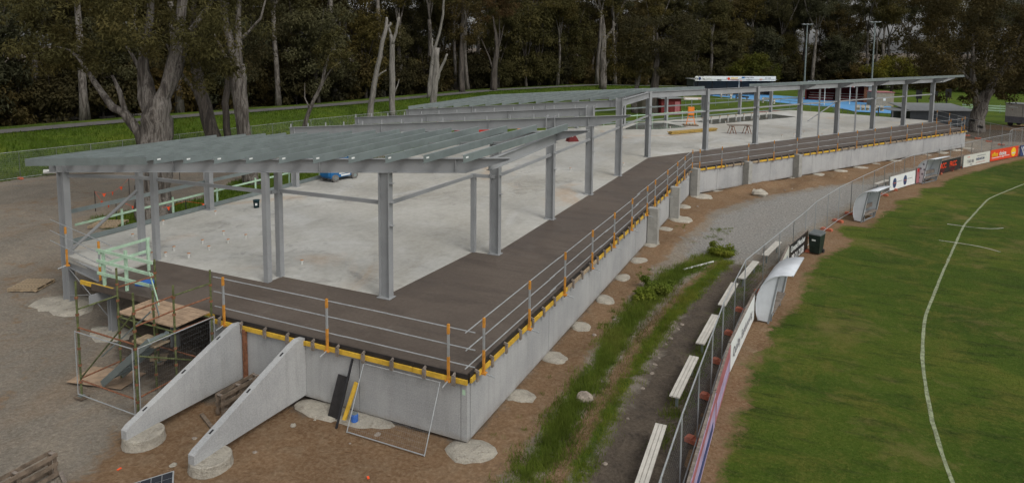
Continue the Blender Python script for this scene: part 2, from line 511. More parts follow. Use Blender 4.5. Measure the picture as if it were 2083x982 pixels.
    def lathe(s, prof, n=12, c=(0, 0, 0)):
        vs = []
        for (r, z) in prof:
            for k in range(n):
                a = 2 * math.pi * k / n
                vs.append((c[0] + r * math.cos(a), c[1] + r * math.sin(a), c[2] + z))
        fs = []
        for i in range(len(prof) - 1):
            for k in range(n):
                fs.append((i * n + k, i * n + (k + 1) % n, (i + 1) * n + (k + 1) % n, (i + 1) * n + k))
        fs += [tuple(reversed(range(n))), tuple(range((len(prof) - 1) * n, len(prof) * n))]
        return s.add(vs, fs)
    def mesh(s, name, m, smooth=False):
        me = bpy.data.meshes.new(name)
        me.from_pydata([tuple(v) for v in s.v], [], s.f)
        me.materials.append(MATS[m])
        if smooth:
            me.polygons.foreach_set('use_smooth', [True] * len(me.polygons))
        me.update()
        return me
    def build(s, name, m, parent=None, world=True, smooth=False):
        """link as one object; world=True: coordinates are world, parent is unrotated"""
        if parent is not None and world:
            o = parent.location
            s.v = [(v[0] - o[0], v[1] - o[1], v[2] - o[2]) for v in s.v]
        ob = bpy.data.objects.new(name, s.mesh(name, m, smooth))
        COL.objects.link(ob)
        if parent is not None:
            ob.parent = parent
        return ob

def tag(o, label, cat, group=None, kind=None):
    if label:
        o['label'] = label
    if cat:
        o['category'] = cat
    if group:
        o['group'] = group
    if kind:
        o['kind'] = kind
    return o

def thing(name, label, cat, loc=(0, 0, 0), rz=0.0, group=None):
    o = bpy.data.objects.new(name, None)
    o.empty_display_size = 0.3
    COL.objects.link(o)
    o.location = loc
    o.rotation_euler = (0, 0, rz)
    return tag(o, label, cat, group)

def copy_tree(o, parent=None):
    c = o.copy()
    COL.objects.link(c)
    c.parent = parent
    for ch in list(o.children):
        copy_tree(ch, c)
    return c

def share(me, name, parent, loc=(0, 0, 0), rz=0.0):
    ob = bpy.data.objects.new(name, me)
    COL.objects.link(ob)
    ob.parent = parent
    ob.location = loc
    ob.rotation_euler = (0, 0, rz)
    return ob

def np_mesh(name, verts, faces_n, mats, smooth=False):
    """verts (N,3); faces: (F,k) index array"""
    me = bpy.data.meshes.new(name)
    k = faces_n.shape[1]
    me.vertices.add(len(verts))
    me.vertices.foreach_set('co', verts.astype(np.float32).ravel())
    me.loops.add(faces_n.size)
    me.loops.foreach_set('vertex_index', faces_n.astype(np.int32).ravel())
    me.polygons.add(len(faces_n))
    me.polygons.foreach_set('loop_start', np.arange(0, faces_n.size, k, dtype=np.int32))
    me.polygons.foreach_set('loop_total', np.full(len(faces_n), k, dtype=np.int32))
    if smooth:
        me.polygons.foreach_set('use_smooth', np.ones(len(faces_n), dtype=bool))
    for m in mats:
        me.materials.append(MATS[m])
    me.update(calc_edges=True)
    return me

# ------------------------------------------------------------------ terrain
PATH = np.array([(-71, 0), (-66.3, 35.1), (-63.8, 49.5), (-57.5, 71.9), (-52.5, 106), (-40.4, 133.5), (-29.3, 154.6), (-8, 180), (30, 205)], float)
def poly_dist(x, y, P):
    d = np.full(x.shape, 1e9)
    sgn = np.zeros(x.shape)
    al = np.zeros(x.shape)
    acc = 0.0
    for i in range(len(P) - 1):
        a, b = P[i], P[i + 1]
        e = b - a
        L = np.hypot(*e)
        t = np.clip(((x - a[0]) * e[0] + (y - a[1]) * e[1]) / L ** 2, 0, 1)
        qx, qy = a[0] + t * e[0], a[1] + t * e[1]
        dd = np.hypot(x - qx, y - qy)
        cr = e[0] * (y - a[1]) - e[1] * (x - a[0])
        k = dd < d
        d = np.where(k, dd, d)
        sgn = np.where(k, np.sign(cr), sgn)
        al = np.where(k, acc + t * L, al)
        acc += L
    return d, sgn, al
def in_poly(x, y, P):
    r = np.zeros(x.shape, bool)
    n = len(P)
    for i in range(n):
        x0, y0 = P[i]
        x1, y1 = P[(i + 1) % n]
        c = ((y0 > y) != (y1 > y)) & (x < (x1 - x0) * (y - y0) / (y1 - y0 + 1e-12) + x0)
        r ^= c
    return r
def soft_poly(x, y, P, wd):
    """1 inside, 0 outside, linear over +-wd at the edge"""
    ins = in_poly(x, y, P)
    d, _, _ = poly_dist(x, y, np.array(list(P) + [P[0]], float))
    return np.clip(0.5 + np.where(ins, d, -d) / (2 * wd), 0, 1)
def sstep(t):
    t = np.clip(t, 0, 1)
    return t * t * (3 - 2 * t)
def height(x, y):
    x = np.asarray(x, float)
    y = np.asarray(y, float)
    d, s, al = poly_dist(x, y, PATH)
    h = 2.0 * (1 - np.clip((al - 135) / 45.0, 0, 1))
    up = np.where(s > 0, h * (1 - 0.3 * sstep((d - 3) / 8)), h * (1 - sstep((d - 2.2) / 10.5)))
    return up + 0.0

xs = np.concatenate([[-900, -500, -300, -200, -150, -120], np.arange(-100, -76, 2.0), np.arange(-76, 24, 0.34), np.arange(24, 60, 3.0), [60, 80, 110, 160, 250, 400, 900]])
ys = np.concatenate([[-400, -200, -100, -50, -20], np.arange(-8, 6, 2.0), np.arange(6, 62, 0.34), np.arange(62, 130, 0.8), np.arange(130, 220, 3.0), [220, 250, 300, 400, 600, 1200]])
GX, GY = np.meshgrid(xs, ys)
GZ = height(GX, GY)
lump = (np.sin(GX * 1.9 + GY * 0.7) * np.cos(GY * 1.3 - GX * 0.6) * 0.5 + np.sin(GX * 0.53 - 1.1) * np.sin(GY * 0.41 + 0.4)) * 0.02
lump += RNG.normal(0, 0.012, GX.shape)
near = (np.abs(GX) < 80) & (GY < 130)
GZ = GZ + np.where(near, lump, 0.0)
md = soft_poly(GX, GY, [(-7.0, 47), (-4.6, 48.5), (-2.6, 49.6), (2.2, 57.2), (5.6, 63.4), (12, 75), (13.4, 80.6)], 0.7) + 0.6 * soft_poly(GX, GY, [(-6.9, 15), (-6.3, 15), (-6.4, 33), (-6.0, 42), (-6.9, 45)], 0.5)
bumps = np.zeros(GX.shape)
_r = np.random.default_rng(3)
for _k in range(14):
    _a, _w, _p2 = _r.uniform(0, 6.28), _r.uniform(0.9, 4.2), _r.uniform(0, 6.28)
    bumps += np.sin((GX * math.cos(_a) + GY * math.sin(_a)) * _w + _p2) / (_w ** 0.7)
GZ = GZ + md * np.clip(bumps * 0.095 + 0.05, -0.05, 0.42)
# oval side and below slab: keep just under the sheets laid above
OVAL_EDGE = [(-1.95, 5), (-1.75, 15.7), (-1.62, 18.3), (-1.45, 19.4), (-1.57, 22.4), (-1.2, 24.4), (-1.25, 25.4), (-0.75, 27.2), (-0.35, 28.6), (-0.14, 31.7), (0.3, 34.6), (0.89, 36.5),
             (1.75, 38.2), (1.9, 39.3), (1.19, 41.1), (1.7, 42.6), (2.9, 42.6), (3.4, 44.6), (3.9, 46.6), (4.9, 49.0), (5.0, 51.0), (6.7, 53.4), (6.92, 56.2), (8.6, 57.9), (9.0, 60.2), (10.6, 63.6), (13.6, 69.2), (17.85, 76.6), (24, 84), (34, 94), (60, 108), (100, 108)]
OVAL = OVAL_EDGE + [(180, 60), (180, -60), (60, -90), (10, -60), (-2.5, -20)]
ov = soft_poly(GX, GY, OVAL, 1.2)
GZ -= np.where(ov > 0.6, 0.05, 0)
N1 = RNG.normal(0, 1, (80, 80))
R_ = np.zeros(GX.shape)
G_ = np.zeros(GX.shape)
B_ = np.zeros(GX.shape)
dpath, spath, apath = poly_dist(GX, GY, PATH)
# grass: the bank, everything beyond the site, verge patches
R_ = np.maximum(R_, np.clip((14.2 - dpath) / 1.6, 0, 1) * (spath < 0))
R_ = np.maximum(R_, (spath > 0) * np.clip((16 - dpath) / 10, 0, 0.75))
R_ = np.maximum(R_, soft_poly(GX, GY, [(-49, 50), (-31, 52), (-29, 60), (-8, 97), (4, 97), (40, 120), (120, 130), (300, 300), (-60, 300), (-60, 100)], 2.0))
R_ = np.maximum(R_, soft_poly(GX, GY, [(-38, 24.5), (-34, 23.2), (-29.5, 27), (-29.5, 45), (-33, 52), (-40, 45), (-39, 36), (-36.5, 31)], 1.2))
for P in ([(-6.5, 9), (-5.5, 9), (-5.55, 15), (-5.65, 19), (-5.65, 24), (-5.1, 29), (-3.6, 34), (-3.4, 35.4), (-4.4, 34.8), (-6.1, 29.8), (-6.55, 24.5), (-6.35, 18.5), (-6.2, 14)],
          [(-5.2, 9), (-4.6, 9), (-4.6, 15), (-4.75, 19), (-4.6, 24), (-3.9, 29), (-3.3, 33.2), (-3.9, 33.4), (-4.9, 28), (-5.15, 23), (-5.25, 18), (-5.1, 14)]):
    R_ = np.maximum(R_, 0.8 * soft_poly(GX, GY, P, 0.32))
R_ = np.maximum(R_, 0.42 * soft_poly(GX, GY, [(-4, 22), (-2.6, 22), (-2.2, 33), (-3.2, 33)], 0.5))
# brown dirt
for P, wv in (([(-16.4, 14.6), (-17, 12.4), (-15.8, 10.0), (-14.6, 8.0), (-6.6, 6), (-6.4, 14.6)], 1.0), ([(-7.9, 14), (-6.3, 14), (-6.6, 30), (-6.2, 36), (-5.6, 43), (-3.0, 49), (2.5, 56.5), (6, 63), (14, 78), (13.5, 82), (-7.9, 46.4)], 0.6),
              ([(-2.9, 6), (-0.9, 6), (-0.7, 20), (-0.2, 28), (1.2, 36), (3.0, 41), (6.5, 51), (9.5, 58), (18.5, 76), (17.2, 79), (9, 65), (2.6, 49), (-0.4, 38), (-2.3, 30)], 0.5),
              ([(-5.5, 8), (-5.0, 8), (-4.9, 18), (-4.7, 24), (-4.2, 29), (-3.4, 33), (-4.2, 33), (-5.0, 28), (-5.5, 23), (-5.6, 16)], 0.25)):
    G_ = np.maximum(G_, soft_poly(GX, GY, P, wv))
G_ = np.maximum(G_, 0.95 * (np.abs(dpath - 2.0) < 0.9))
yard = soft_poly(GX, GY, [(-52, 14), (-30, 12), (-19, 9), (-17, 14), (-22, 15.5), (-30, 22), (-40, 33), (-48, 34)], 3.0)
G_ = np.maximum(G_, yard * (0.17 + 0.22 * np.sin(GX * 0.55 + 0.8 * np.sin(GY * 0.3)) * np.cos(GY * 0.35 + GX * 0.2)))
G_ = np.maximum(G_, soft_poly(GX, GY, [(10, 92), (14, 88), (19, 92), (26, 98), (32, 112), (16, 112)], 2.0))
# dark mud / leaf litter
for P, wv in (([(-4.6, 8), (-2.3, 8), (-2.3, 26), (-1.9, 30), (-2.6, 33), (-3.6, 32), (-4.4, 26), (-4.6, 18)], 0.6),
              ([(12, 93), (18, 89), (27, 93), (26, 101), (14, 103)], 2.0), ([(-21.5, 14.4), (-17.0, 12.8), (-8, 15), (-8, 46), (-26, 50), (-25, 19)], 0.6)):
    B_ = np.maximum(B_, soft_poly(GX, GY, P, wv))
B_ = np.maximum(B_, (spath > 0) * np.clip((dpath - 6) / 6, 0, 1))
for P in ([(-56, 22), (-44, 23), (-34, 20.5), (-27, 13.5), (-22, 8), (-18, 3)], [(-52, 31), (-45, 28), (-38, 21), (-33, 14), (-29, 6)], [(-48, 18), (-38, 16.5), (-30, 17.5), (-24, 13.5), (-20.5, 9)]):
    dd, ss_, _ = poly_dist(GX, GY, np.array(P, float))
    tk = np.clip(1 - np.abs(np.abs(dd) - 0.8) / 0.36, 0, 1)
    G_ = np.maximum(G_, 0.5 * tk)
    GZ -= 0.03 * tk
A_ = soft_poly(GX, GY, [(-5.9, 33), (-4.2, 31.5), (-2.6, 34), (-0.6, 40), (2.5, 49.5), (5, 57), (2.4, 55.8), (-2.4, 48.6), (-5.0, 42)], 0.8)
R_ = np.clip(R_, 0, 1)
nx, ny = len(xs), len(ys)
idx = np.arange(nx * ny).reshape(ny, nx)
F = np.stack([idx[:-1, :-1], idx[:-1, 1:], idx[1:, 1:], idx[1:, :-1]], -1).reshape(-1, 4)
me = np_mesh('ground', np.stack([GX, GY, GZ], -1).reshape(-1, 3), F, ['ground'], True)
ca = me.color_attributes.new('zone', 'FLOAT_COLOR', 'POINT')
ca.data.foreach_set('color', np.stack([R_, G_, B_, A_], -1).astype(np.float32).ravel())
ground = bpy.data.objects.new('ground', me)
COL.objects.link(ground)
ground['kind'] = 'structure'

def ribbon(name, m, pts, wd, lift, kind='structure', dens=2.0, jag=0.0, follow=True):
    pts = np.array(pts, float)
    out = []
    for i in range(len(pts) - 1):
        n = max(1, int(np.hypot(*(pts[i + 1] - pts[i])) / dens))
        for k in range(n):
            out.append(pts[i] + (pts[i + 1] - pts[i]) * k / n)
    out.append(pts[-1])
    out = np.array(out)
    for _ in range(4):
        out[1:-1] = 0.25 * out[:-2] + 0.5 * out[1:-1] + 0.25 * out[2:]
    tg = np.gradient(out, axis=0)
    tg /= np.hypot(tg[:, 0], tg[:, 1])[:, None]
    nr = np.stack([-tg[:, 1], tg[:, 0]], -1)
    L = out + nr * (wd / 2 + RNG.normal(0, jag, (len(out), 1)))
    Rr = out - nr * (wd / 2 + RNG.normal(0, jag, (len(out), 1)))
    mb = MB()
    for a in (L, Rr):
        h = height(a[:, 0], a[:, 1]) if follow else np.zeros(len(a))
        mb.v += [(p[0], p[1], z + lift) for p, z in zip(a, h)]
    n = len(out)
    mb.f = [(n + i, n + i + 1, i + 1, i) for i in range(n - 1)]
    o = mb.build(name, m)
    if kind:
        o['kind'] = kind
    return o

ribbon('path', 'asphalt', PATH, 3.0, 0.09, dens=2.5, jag=0.06)

# oval turf: one sheet whose worn rim fades into the dirt
def turf_sheet():
    tx = np.concatenate([np.arange(-4, 22, 0.28), [24, 28, 34, 42, 60, 90, 130, 180]])
    ty = np.concatenate([[-60, -30, -10, 0, 4], np.arange(7, 64, 0.3), np.arange(64, 112, 0.7)])
    X, Y = np.meshgrid(tx, ty)
    ins = in_poly(X, Y, OVAL)
    d, _, _ = poly_dist(X, Y, np.array(OVAL + [OVAL[0]], float))
    sd = np.where(ins, d, -d)
    id_ = np.arange(X.size).reshape(X.shape)
    Fq = np.stack([id_[:-1, :-1], id_[:-1, 1:], id_[1:, 1:], id_[1:, :-1]], -1).reshape(-1, 4)
    keep = (sd.ravel()[Fq] > -0.75).any(1)
    Fq = Fq[keep]
    used = np.unique(Fq)
    remap = np.zeros(X.size, int)
    remap[used] = np.arange(len(used))
    s1 = sd.ravel()[used]
    z = 0.036 - 0.05 * np.clip(-s1 / 0.75, 0, 1)
    me = np_mesh('oval_turf', np.stack([X.ravel()[used], Y.ravel()[used], z], -1), remap[Fq], ['turf'], True)
    ca = me.color_attributes.new('edge', 'FLOAT_COLOR', 'POINT')
    e = np.clip(0.5 + s1 / 1.8, 0, 1)
    ca.data.foreach_set('color', np.stack([e, e, e, np.ones_like(e)], -1).astype(np.float32).ravel())
    o = bpy.data.objects.new('oval_turf', me)
    COL.objects.link(o)
    o['kind'] = 'structure'
turf_sheet()
ribbon('boundary_line', 'line_white', [(4.2, 8), (3.6, 14), (3.29, 18.1), (3.24, 20.9), (3.46, 24.8), (4.02, 29), (5.42, 35.1), (7.94, 45.6), (10.8, 54.6), (14.41, 61.9), (22, 73), (34, 85)], 0.105, 0.042, dens=0.5, jag=0.006, follow=False)
for a in ([(7.13, 45.55), (9.24, 45.2), (9.92, 46.0)], [(6.17, 41.46), (8.4, 41.1), (8.68, 40.42)]):
    ribbon('field_marking', 'off_white', a, 0.06, 0.044, dens=0.4, jag=0.008, follow=False)

def sheet(name, m, poly, z, kind='structure'):
    mb = MB()
    mb.v = [(p[0], p[1], z) for p in poly]
    a = sum(poly[i][0] * poly[(i + 1) % len(poly)][1] - poly[(i + 1) % len(poly)][0] * poly[i][1] for i in range(len(poly)))
    mb.f = [tuple(range(len(poly)))] if a > 0 else [tuple(reversed(range(len(poly))))]
    o = mb.build(name, m)
    if kind:
        o['kind'] = kind
    return o
sheet('court', 'court_blue', [(-27, 150.5), (-10, 150), (-2.4, 146), (2, 142), (11.5, 137), (10.5, 118), (5.25, 118.5), (1.83, 126), (-3.63, 128.1), (-10.6, 133.5), (-19.6, 140.4)], 0.06)
sheet('running_track', 'red_clay', [(-14, 96.1), (-6.84, 104.4), (-3.2, 112), (-3.4, 115.5), (-7.45, 113.1)], 0.06)
sheet('sand_pit', 'cut_wood', [(-24.4, 134.6), (-19.9, 135.9), (-19.7, 129.4), (-23, 127.5)], 0.06)
for a in ([(-18, 143), (6, 131)], [(-7, 148), (2, 124)], [(2, 141), (-6, 131)]):
    ribbon('court_line', 'line_white', a, 0.12, 0.07, dens=2, follow=False)

# ------------------------------------------------------------------ concrete podium
ZS = 1.9
D2 = Vector((0.522, 0.853, 0)).normalized()
N2 = Vector((D2.y, -D2.x, 0))
BEND = Vector((-7.8, 46.3, 0))
podium = thing('podium', 'raised concrete podium with grey slab, brown outer deck and precast panel walls', 'podium', (-7.8, 14.45, 0))
SLAB = [(-26.6, 16.1), (-23.0, 15.6), (-22.83, 17.23), (-17.3, 17.23), (-17.25, 17.97), (-12.85, 17.97), (-12.45, 23.5), (-11.55, 23.56), (-11.4, 49.5), (12.05, 89.4), (4.7, 92.8), (-3.5, 95.2), (-28.0, 54.3), (-28.0, 17.2)]
DECK = [(-22.83, 17.23), (-22.6, 14.5), (-7.84, 14.5), (-7.84, 46.29), (13.85, 81.75), (12.05, 89.4), (-11.4, 49.5), (-11.55, 23.56), (-12.45, 23.5), (-12.85, 17.97), (-17.25, 17.97), (-17.3, 17.23)]
MB().prism(SLAB, 1.66, ZS).build('floor_slab', 'slab', podium)['label'] = 'pale stained concrete floor slab'
MB().prism(DECK, 1.68, ZS - 0.008).build('deck', 'deck', podium)['label'] = 'dark brown deck strip round the slab edge'
# footprint skirt under the slab (earth fill seen below the deck on the open side)
MB().prism([(-22.0, 18.5), (-8.2, 18.5), (-8.2, 46), (12.5, 81), (4, 91), (-3.5, 94), (-27, 54), (-27, 20)], 0.0, 1.64).build('fill', 'concrete_grey', podium)
# panels: wall one along +y
def panel(p0, p1, z0=0.1, z1=1.66, th=0.16, inward=None):
    p0, p1 = Vector(p0), Vector(p1)
    d = (p1 - p0).normalized()
    n = Vector((d.y, -d.x, 0))
    g = 0.012
    a, b = p0 + d * g, p1 - d * g
    poly = [a, b, b - n * th, a - n * th]
    return MB().prism([(q.x, q.y) for q in reversed(poly)][::-1] if False else [(q.x, q.y) for q in poly], z0, z1)
W1J = [14.62, 20.14, 25.86, 31.62, 37.33, 41.9, 46.3]
for a, b in zip(W1J[:-1], W1J[1:]):
    panel((-7.8, a, 0), (-7.8, b, 0)).build('wall_panel', 'precast', podium)
W2J = [0.15, 2.85, 8.95, 14.4, 20.1, 25.9, 32.6, 38.0, 41.35]
for a, b in zip(W2J[:-1], W2J[1:]):
    panel(BEND + D2 * a, BEND + D2 * b).build('wall_panel', 'precast', podium)
FJ = [-16.9, -15.66, -13.16, -11.18, -7.98]
for a, b in zip(FJ[:-1], FJ[1:]):
    panel((a, 14.45, 0), (b, 14.45, 0), z1=1.66).build('wall_panel', 'precast', podium)
MB().box((-7.89, 14.53, 0.88), (0.17, 0.16, 1.56)).build('wall_panel', 'precast', podium)
MB().box((-7.9, 14.449, 1.42), (0.09, 0.004, 0.14)).build('sticker', 'green_timber', podium)['label'] = 'small green sticker on the wall corner'
panel(Vector((13.75, 81.5, 0)), Vector((12.1, 89.2, 0))).build('wall_panel', 'precast', podium)
# piers
for (x, y, rz) in ((-7.5, 34.1, 0), (-7.5, 39.8, 0), (-7.45, 46.5, -0.28)):
    MB().box((x, y, 0.98), (0.52, 0.42, 1.88), rz).build('pier', 'concrete_grey', podium)
for tt in (5.9, 12.05):
    p = BEND + D2 * tt + N2 * 0.26
    MB().box((p.x, p.y, 0.98), (0.42, 0.5, 1.84), math.atan2(D2.y, D2.x)).build('pier', 'concrete_grey', podium)
# footings: irregular poured pads poking out under the wall
def pad(c, rx, ry, h=0.06, seed=0):
    rr = random.Random(seed)
    n = 18
    mb = MB()
    top = []
    for k in range(n):
        a = 2 * math.pi * k / n
        q = 0.95 + rr.uniform(-0.09, 0.09) + 0.10 * math.sin(2 * a + seed) + 0.06 * math.sin(3 * a + 2 * seed)
        top.append((c[0] + rx * q * math.cos(a), c[1] + ry * q * math.sin(a)))
    vs = [(c[0] + (p[0] - c[0]) * 1.12, c[1] + (p[1] - c[1]) * 1.12, -0.06) for p in top]
    vs += [(p[0], p[1], h * 0.6 + rr.uniform(0, 0.02)) for p in top]
    vs += [(c[0] + (p[0] - c[0]) * 0.6, c[1] + (p[1] - c[1]) * 0.6, h + rr.uniform(-0.01, 0.015)) for p in top]
    vs.append((c[0], c[1], h + 0.01))
    fs = []
    for r in range(2):
        for k in range(n):
            fs.append((r * n + k, r * n + (k + 1) % n, (r + 1) * n + (k + 1) % n, (r + 1) * n + k))
    fs += [(2 * n + k, 2 * n + (k + 1) % n, 3 * n) for k in range(n)]
    mb.add(vs, fs)
    return mb
pads = [(-7.62, 14.3, 0.62, 0.5), (-7.55, 17.25, 0.42, 0.4), (-7.55, 19.95, 0.5, 0.42), (-7.55, 22.7, 0.38, 0.38), (-7.5, 25.6, 0.42, 0.4), (-7.55, 28.4, 0.36, 0.4), (-7.5, 31.1, 0.4, 0.42),
        (-7.3, 34.0, 0.75, 0.62), (-7.5, 37.2, 0.4, 0.4), (-7.2, 39.8, 0.75, 0.7), (-7.5, 43.0, 0.4, 0.45), (-7.0, 46.5, 0.8, 0.7), (-12.2, 14.2, 1.0, 0.42), (-11.0, 14.25, 0.9, 0.4)]
for i, tt in enumerate((2.9, 5.9, 8.9, 12.1, 15.0, 18.0, 21.0, 24.0, 27, 30, 33, 36, 39, 41.2)):
    p = BEND + D2 * tt + N2 * 0.3
    r = 0.75 if i in (1, 3) else 0.5
    pads.append((p.x, p.y, r, r * 0.8))
for i, (x, y, rx, ry) in enumerate(pads):
    pad((x, y), rx, ry, 0.07, i).build('footing', 'footing', podium, smooth=True)
# fins
for i, x in enumerate((-15.55, -13.16)):
    prof = [(14.44, 0.16), (14.44, 1.86), (14.2, 1.9), (13.95, 1.84), (10.72, 0.58), (10.6, 0.5), (10.6, 0.27), (11.2, 0.27)]
    mb = MB()
    n = len(prof)
    vs = [(x - 0.1, p[0], p[1]) for p in prof] + [(x + 0.1, p[0], p[1]) for p in prof]
    mb.add(vs, [tuple(reversed(range(n))), tuple(range(n, 2 * n))] + [(k, (k + 1) % n, n + (k + 1) % n, n + k) for k in range(n)])
    fin = mb.build('fin', 'precast', podium)
    for t in (0.1, 0.5, 0.9):
        yy = 10.9 + t * 3.0
        zz = 0.58 + (yy - 10.72) * (1.84 - 0.58) / 3.23
        o = MB().bar((x, yy - 0.06, zz - 0.02), (x, yy + 0.06, zz + 0.028), 0.05, 0.012).build('lifting_pocket', 'black', None)
        o.parent = fin
        o.location = -podium.location
    prof = [(0.5, -0.1), (0.52, 0.02), (0.5, 0.12), (0.49, 0.25), (0.46, 0.27)]
    MB().lathe(prof, 20, (x + 0.12, 11.05, 0)).build('footing', 'footing', podium, smooth=False)
MB().box((-15.35, 14.38, 0.95), (0.1, 0.1, 1.5)).build('steel_post', 'rust', podium)['label'] = 'rusty steel post beside the concrete fin'
# undercroft posts and the left end
for (x, y) in ((-22.37, 15.05), (-19.4, 15.2), (-25.0, 19.0)):
    MB().ibeam((x, y, 0.0), (x, y, 1.66), 0.2, 0.2, (1, 0, 0)).build('undercroft_post', 'steel', podium)
pad((-26.4, 15.9), 1.3, 0.95, 0.05, 77).build('footing', 'footing', podium, smooth=True)
pad((-22.3, 14.9), 0.9, 0.6, 0.05, 78).build('footing', 'footing', podium, smooth=True)
# wet set-downs in the slab
for P in ([(-17.6, 64.7), (-17.5, 71.2), (-15.2, 72.6), (-12.07, 69.9), (-14.4, 66.6)], [(-12.45, 75.6), (-10.19, 73.7), (-2.38, 86.3), (-5.25, 88.5)], [(-14.9, 74.0), (-13.1, 75.6), (-12.6, 75.1), (-14.3, 73.5)]):
    o = sheet('set_down', 'wet_concrete', P, ZS + 0.004, None)
    o.parent = podium
    o.location = -podium.location
    o['label'] = 'dark wet set-down area in the slab'

# ------------------------------------------------------------------ steel frame
frame = thing('steel_frame', 'grey steel building frame of columns, rafters and galvanised purlins', 'steel frame', (-12.73, 17.94, ZS))
def column(x, y, z0, z1, dx=(1, 0, 0), dep=0.4, wid=0.25):
    o = MB().ibeam((x, y, z0), (x, y, z1), dep, wid, dx, 0.02, 0.014).build('column', 'steel', frame)
    an = math.atan2(dx[1], dx[0])
    MB().box((x, y, z0 + 0.012), (0.52, 0.38, 0.024), an).build('base_plate', 'steel', frame)
    for zc in (4.35, 5.12, 5.75):
        if z0 > 1 and zc < z1 - 0.2:
            MB().box((x + math.cos(an) * (dep / 2 + 0.06), y + math.sin(an) * (dep / 2 + 0.06), zc), (0.12, 0.16, 0.012), an).build('cleat', 'steel', frame)
    return o
def post(x, y, z0, z1, s=0.16):
    return MB().box((x, y, (z0 + z1) / 2), (s, s, z1 - z0)).build('column', 'steel', frame)
def zA(x):
    return 6.82 + 0.065 * (x + 8.51)
def yA(x):
    return 18.47 + 0.1254 * (x + 8.51)
def zB(x):
    return 7.13 + 0.0877 * (x + 7.7)
DB, WB = 0.46, 0.2
# columns of the first wing
column(-26.6, 16.2, 0.03, zA(-26.6) + 0.02)
column(-12.73, 17.94, ZS, zA(-12.73) - DB)
for (x, y) in ((-23.81, 17.36), (-22.88, 17.28), (-17.29, 17.32), (-17.31, 17.94)):
    post(x, y, ZS, 5.5 + 0.05 * (x + 23), 0.2)
post(-12.43, 23.52, ZS, 5.1, 0.18)
LEFTY = [23.78, 29.86, 35.65, 41.6]
for y in LEFTY:
    column(-27.5, y, ZS, zB(-27.5) - DB)
R1 = [23.68, 29.69, 35.65, 41.64]
for i, y in enumerate(R1):
    column(-11.53, y, ZS, zB(-11.53) - (DB if i < 1 else -0.05))
W2C = [(-11.52, 49.65), (-8.16, 55.16), (-4.85, 60.76), (-1.56, 66.26), (1.61, 71.38), (5.03, 77.47), (8.25, 82.52), (11.48, 87.94)]
for i, (x, y) in enumerate(W2C):
    column(x, y, ZS, 6.84, (N2.x, N2.y, 0))
    if 1 <= i < 7:
        for s_ in (1,):
            q = Vector((x, y, 0)) - N2 * 16.2
            column(q.x, q.y, ZS, 5.0, (N2.x, N2.y, 0), 0.36, 0.22)
# tie beams
def ibm(name, a, b, dep=DB, wid=WB, m='steel'):
    return MB().ibeam(a, b, dep, wid).build(name, m, frame)
def rafter(pl, pr, tip=None, name='rafter'):
    """pl, pr: top-of-steel end points; tip: tapered cantilever end"""
    o3 = Vector((0, 0, -DB / 2))
    mb = MB().ibeam(Vector(pl) + o3, Vector(pr) + o3, DB, WB)
    if tip is not None:
        a, b = Vector(pr), Vector(tip)
        dn = Vector((0, 0, -1))
        mb.bar(a + dn * 0.009, b + dn * 0.009, WB, 0.018)
        mb.bar(a + dn * (DB - 0.009), b + dn * 0.06, WB, 0.018)
        d = (b - a).normalized()
        s_ = d.cross(Vector((0, 0, 1))).normalized() * 0.006
        P = [a + dn * (DB - 0.02), b + dn * 0.07, b + dn * 0.015, a + dn * 0.015]
        vs = [p - s_ for p in P] + [p + s_ for p in P]
        mb.add(vs, [(0, 1, 2, 3), (7, 6, 5, 4), (0, 4, 5, 1), (1, 5, 6, 2), (2, 6, 7, 3), (3, 7, 4, 0)])
    # web stiffeners
    L = (Vector(pr) - Vector(pl))
    for t in (0.02, 0.35, 0.7, 0.98):
        c = Vector(pl) + L * t + o3
        mb.box(c, (0.012, WB * 0.92, DB - 0.05), math.atan2(L.y, L.x))
    return mb.build(name, 'steel', frame)
rafter((-27.3, yA(-27.3), zA(-27.3)), (-9.9, yA(-9.9), zA(-9.9)), (-8.51, 18.47, 6.82))
for i, y in enumerate(R1):
    xl = -27.65
    if i < 2:
        rafter((xl, y, zB(xl)), (-9.3, y, zB(-9.3)), (-7.7, y, zB(-7.7)))
    else:
        rafter((xl, y, zB(xl)), (-11.75, y, zB(-11.75)))
# column-head splice plates
def head_plates(p, ax, z):
    for s_ in (-1, 1):
        c = Vector((p[0], p[1], z - 0.2)) + Vector(ax) * 0.21 * s_
        MB().box(c, (0.03, 0.3, 0.62), math.atan2(ax[1], ax[0])).build('splice_plate', 'steel', frame)
for y in R1[1:]:
    head_plates((-11.53, y), (1, 0, 0), zB(-11.53))
# edge beam between the two cantilever tips
ibm('edge_beam', (-9.25, 18.5, zA(-9.25) - 0.24), (-9.0, 23.68, zB(-9.0) - 0.26), 0.36, 0.16)
ibm('edge_beam', (-11.53, 41.75, zB(-11.53) - 0.24), (-11.5, 49.5, 6.58), 0.42)
for (a, b) in zip(W2C[:-1], W2C[1:]):
    a, b = Vector((a[0], a[1], 6.58)), Vector((b[0], b[1], 6.58))
    d = (b - a).normalized() * 0.14
    ibm('edge_beam', a + d, b - d, 0.44)
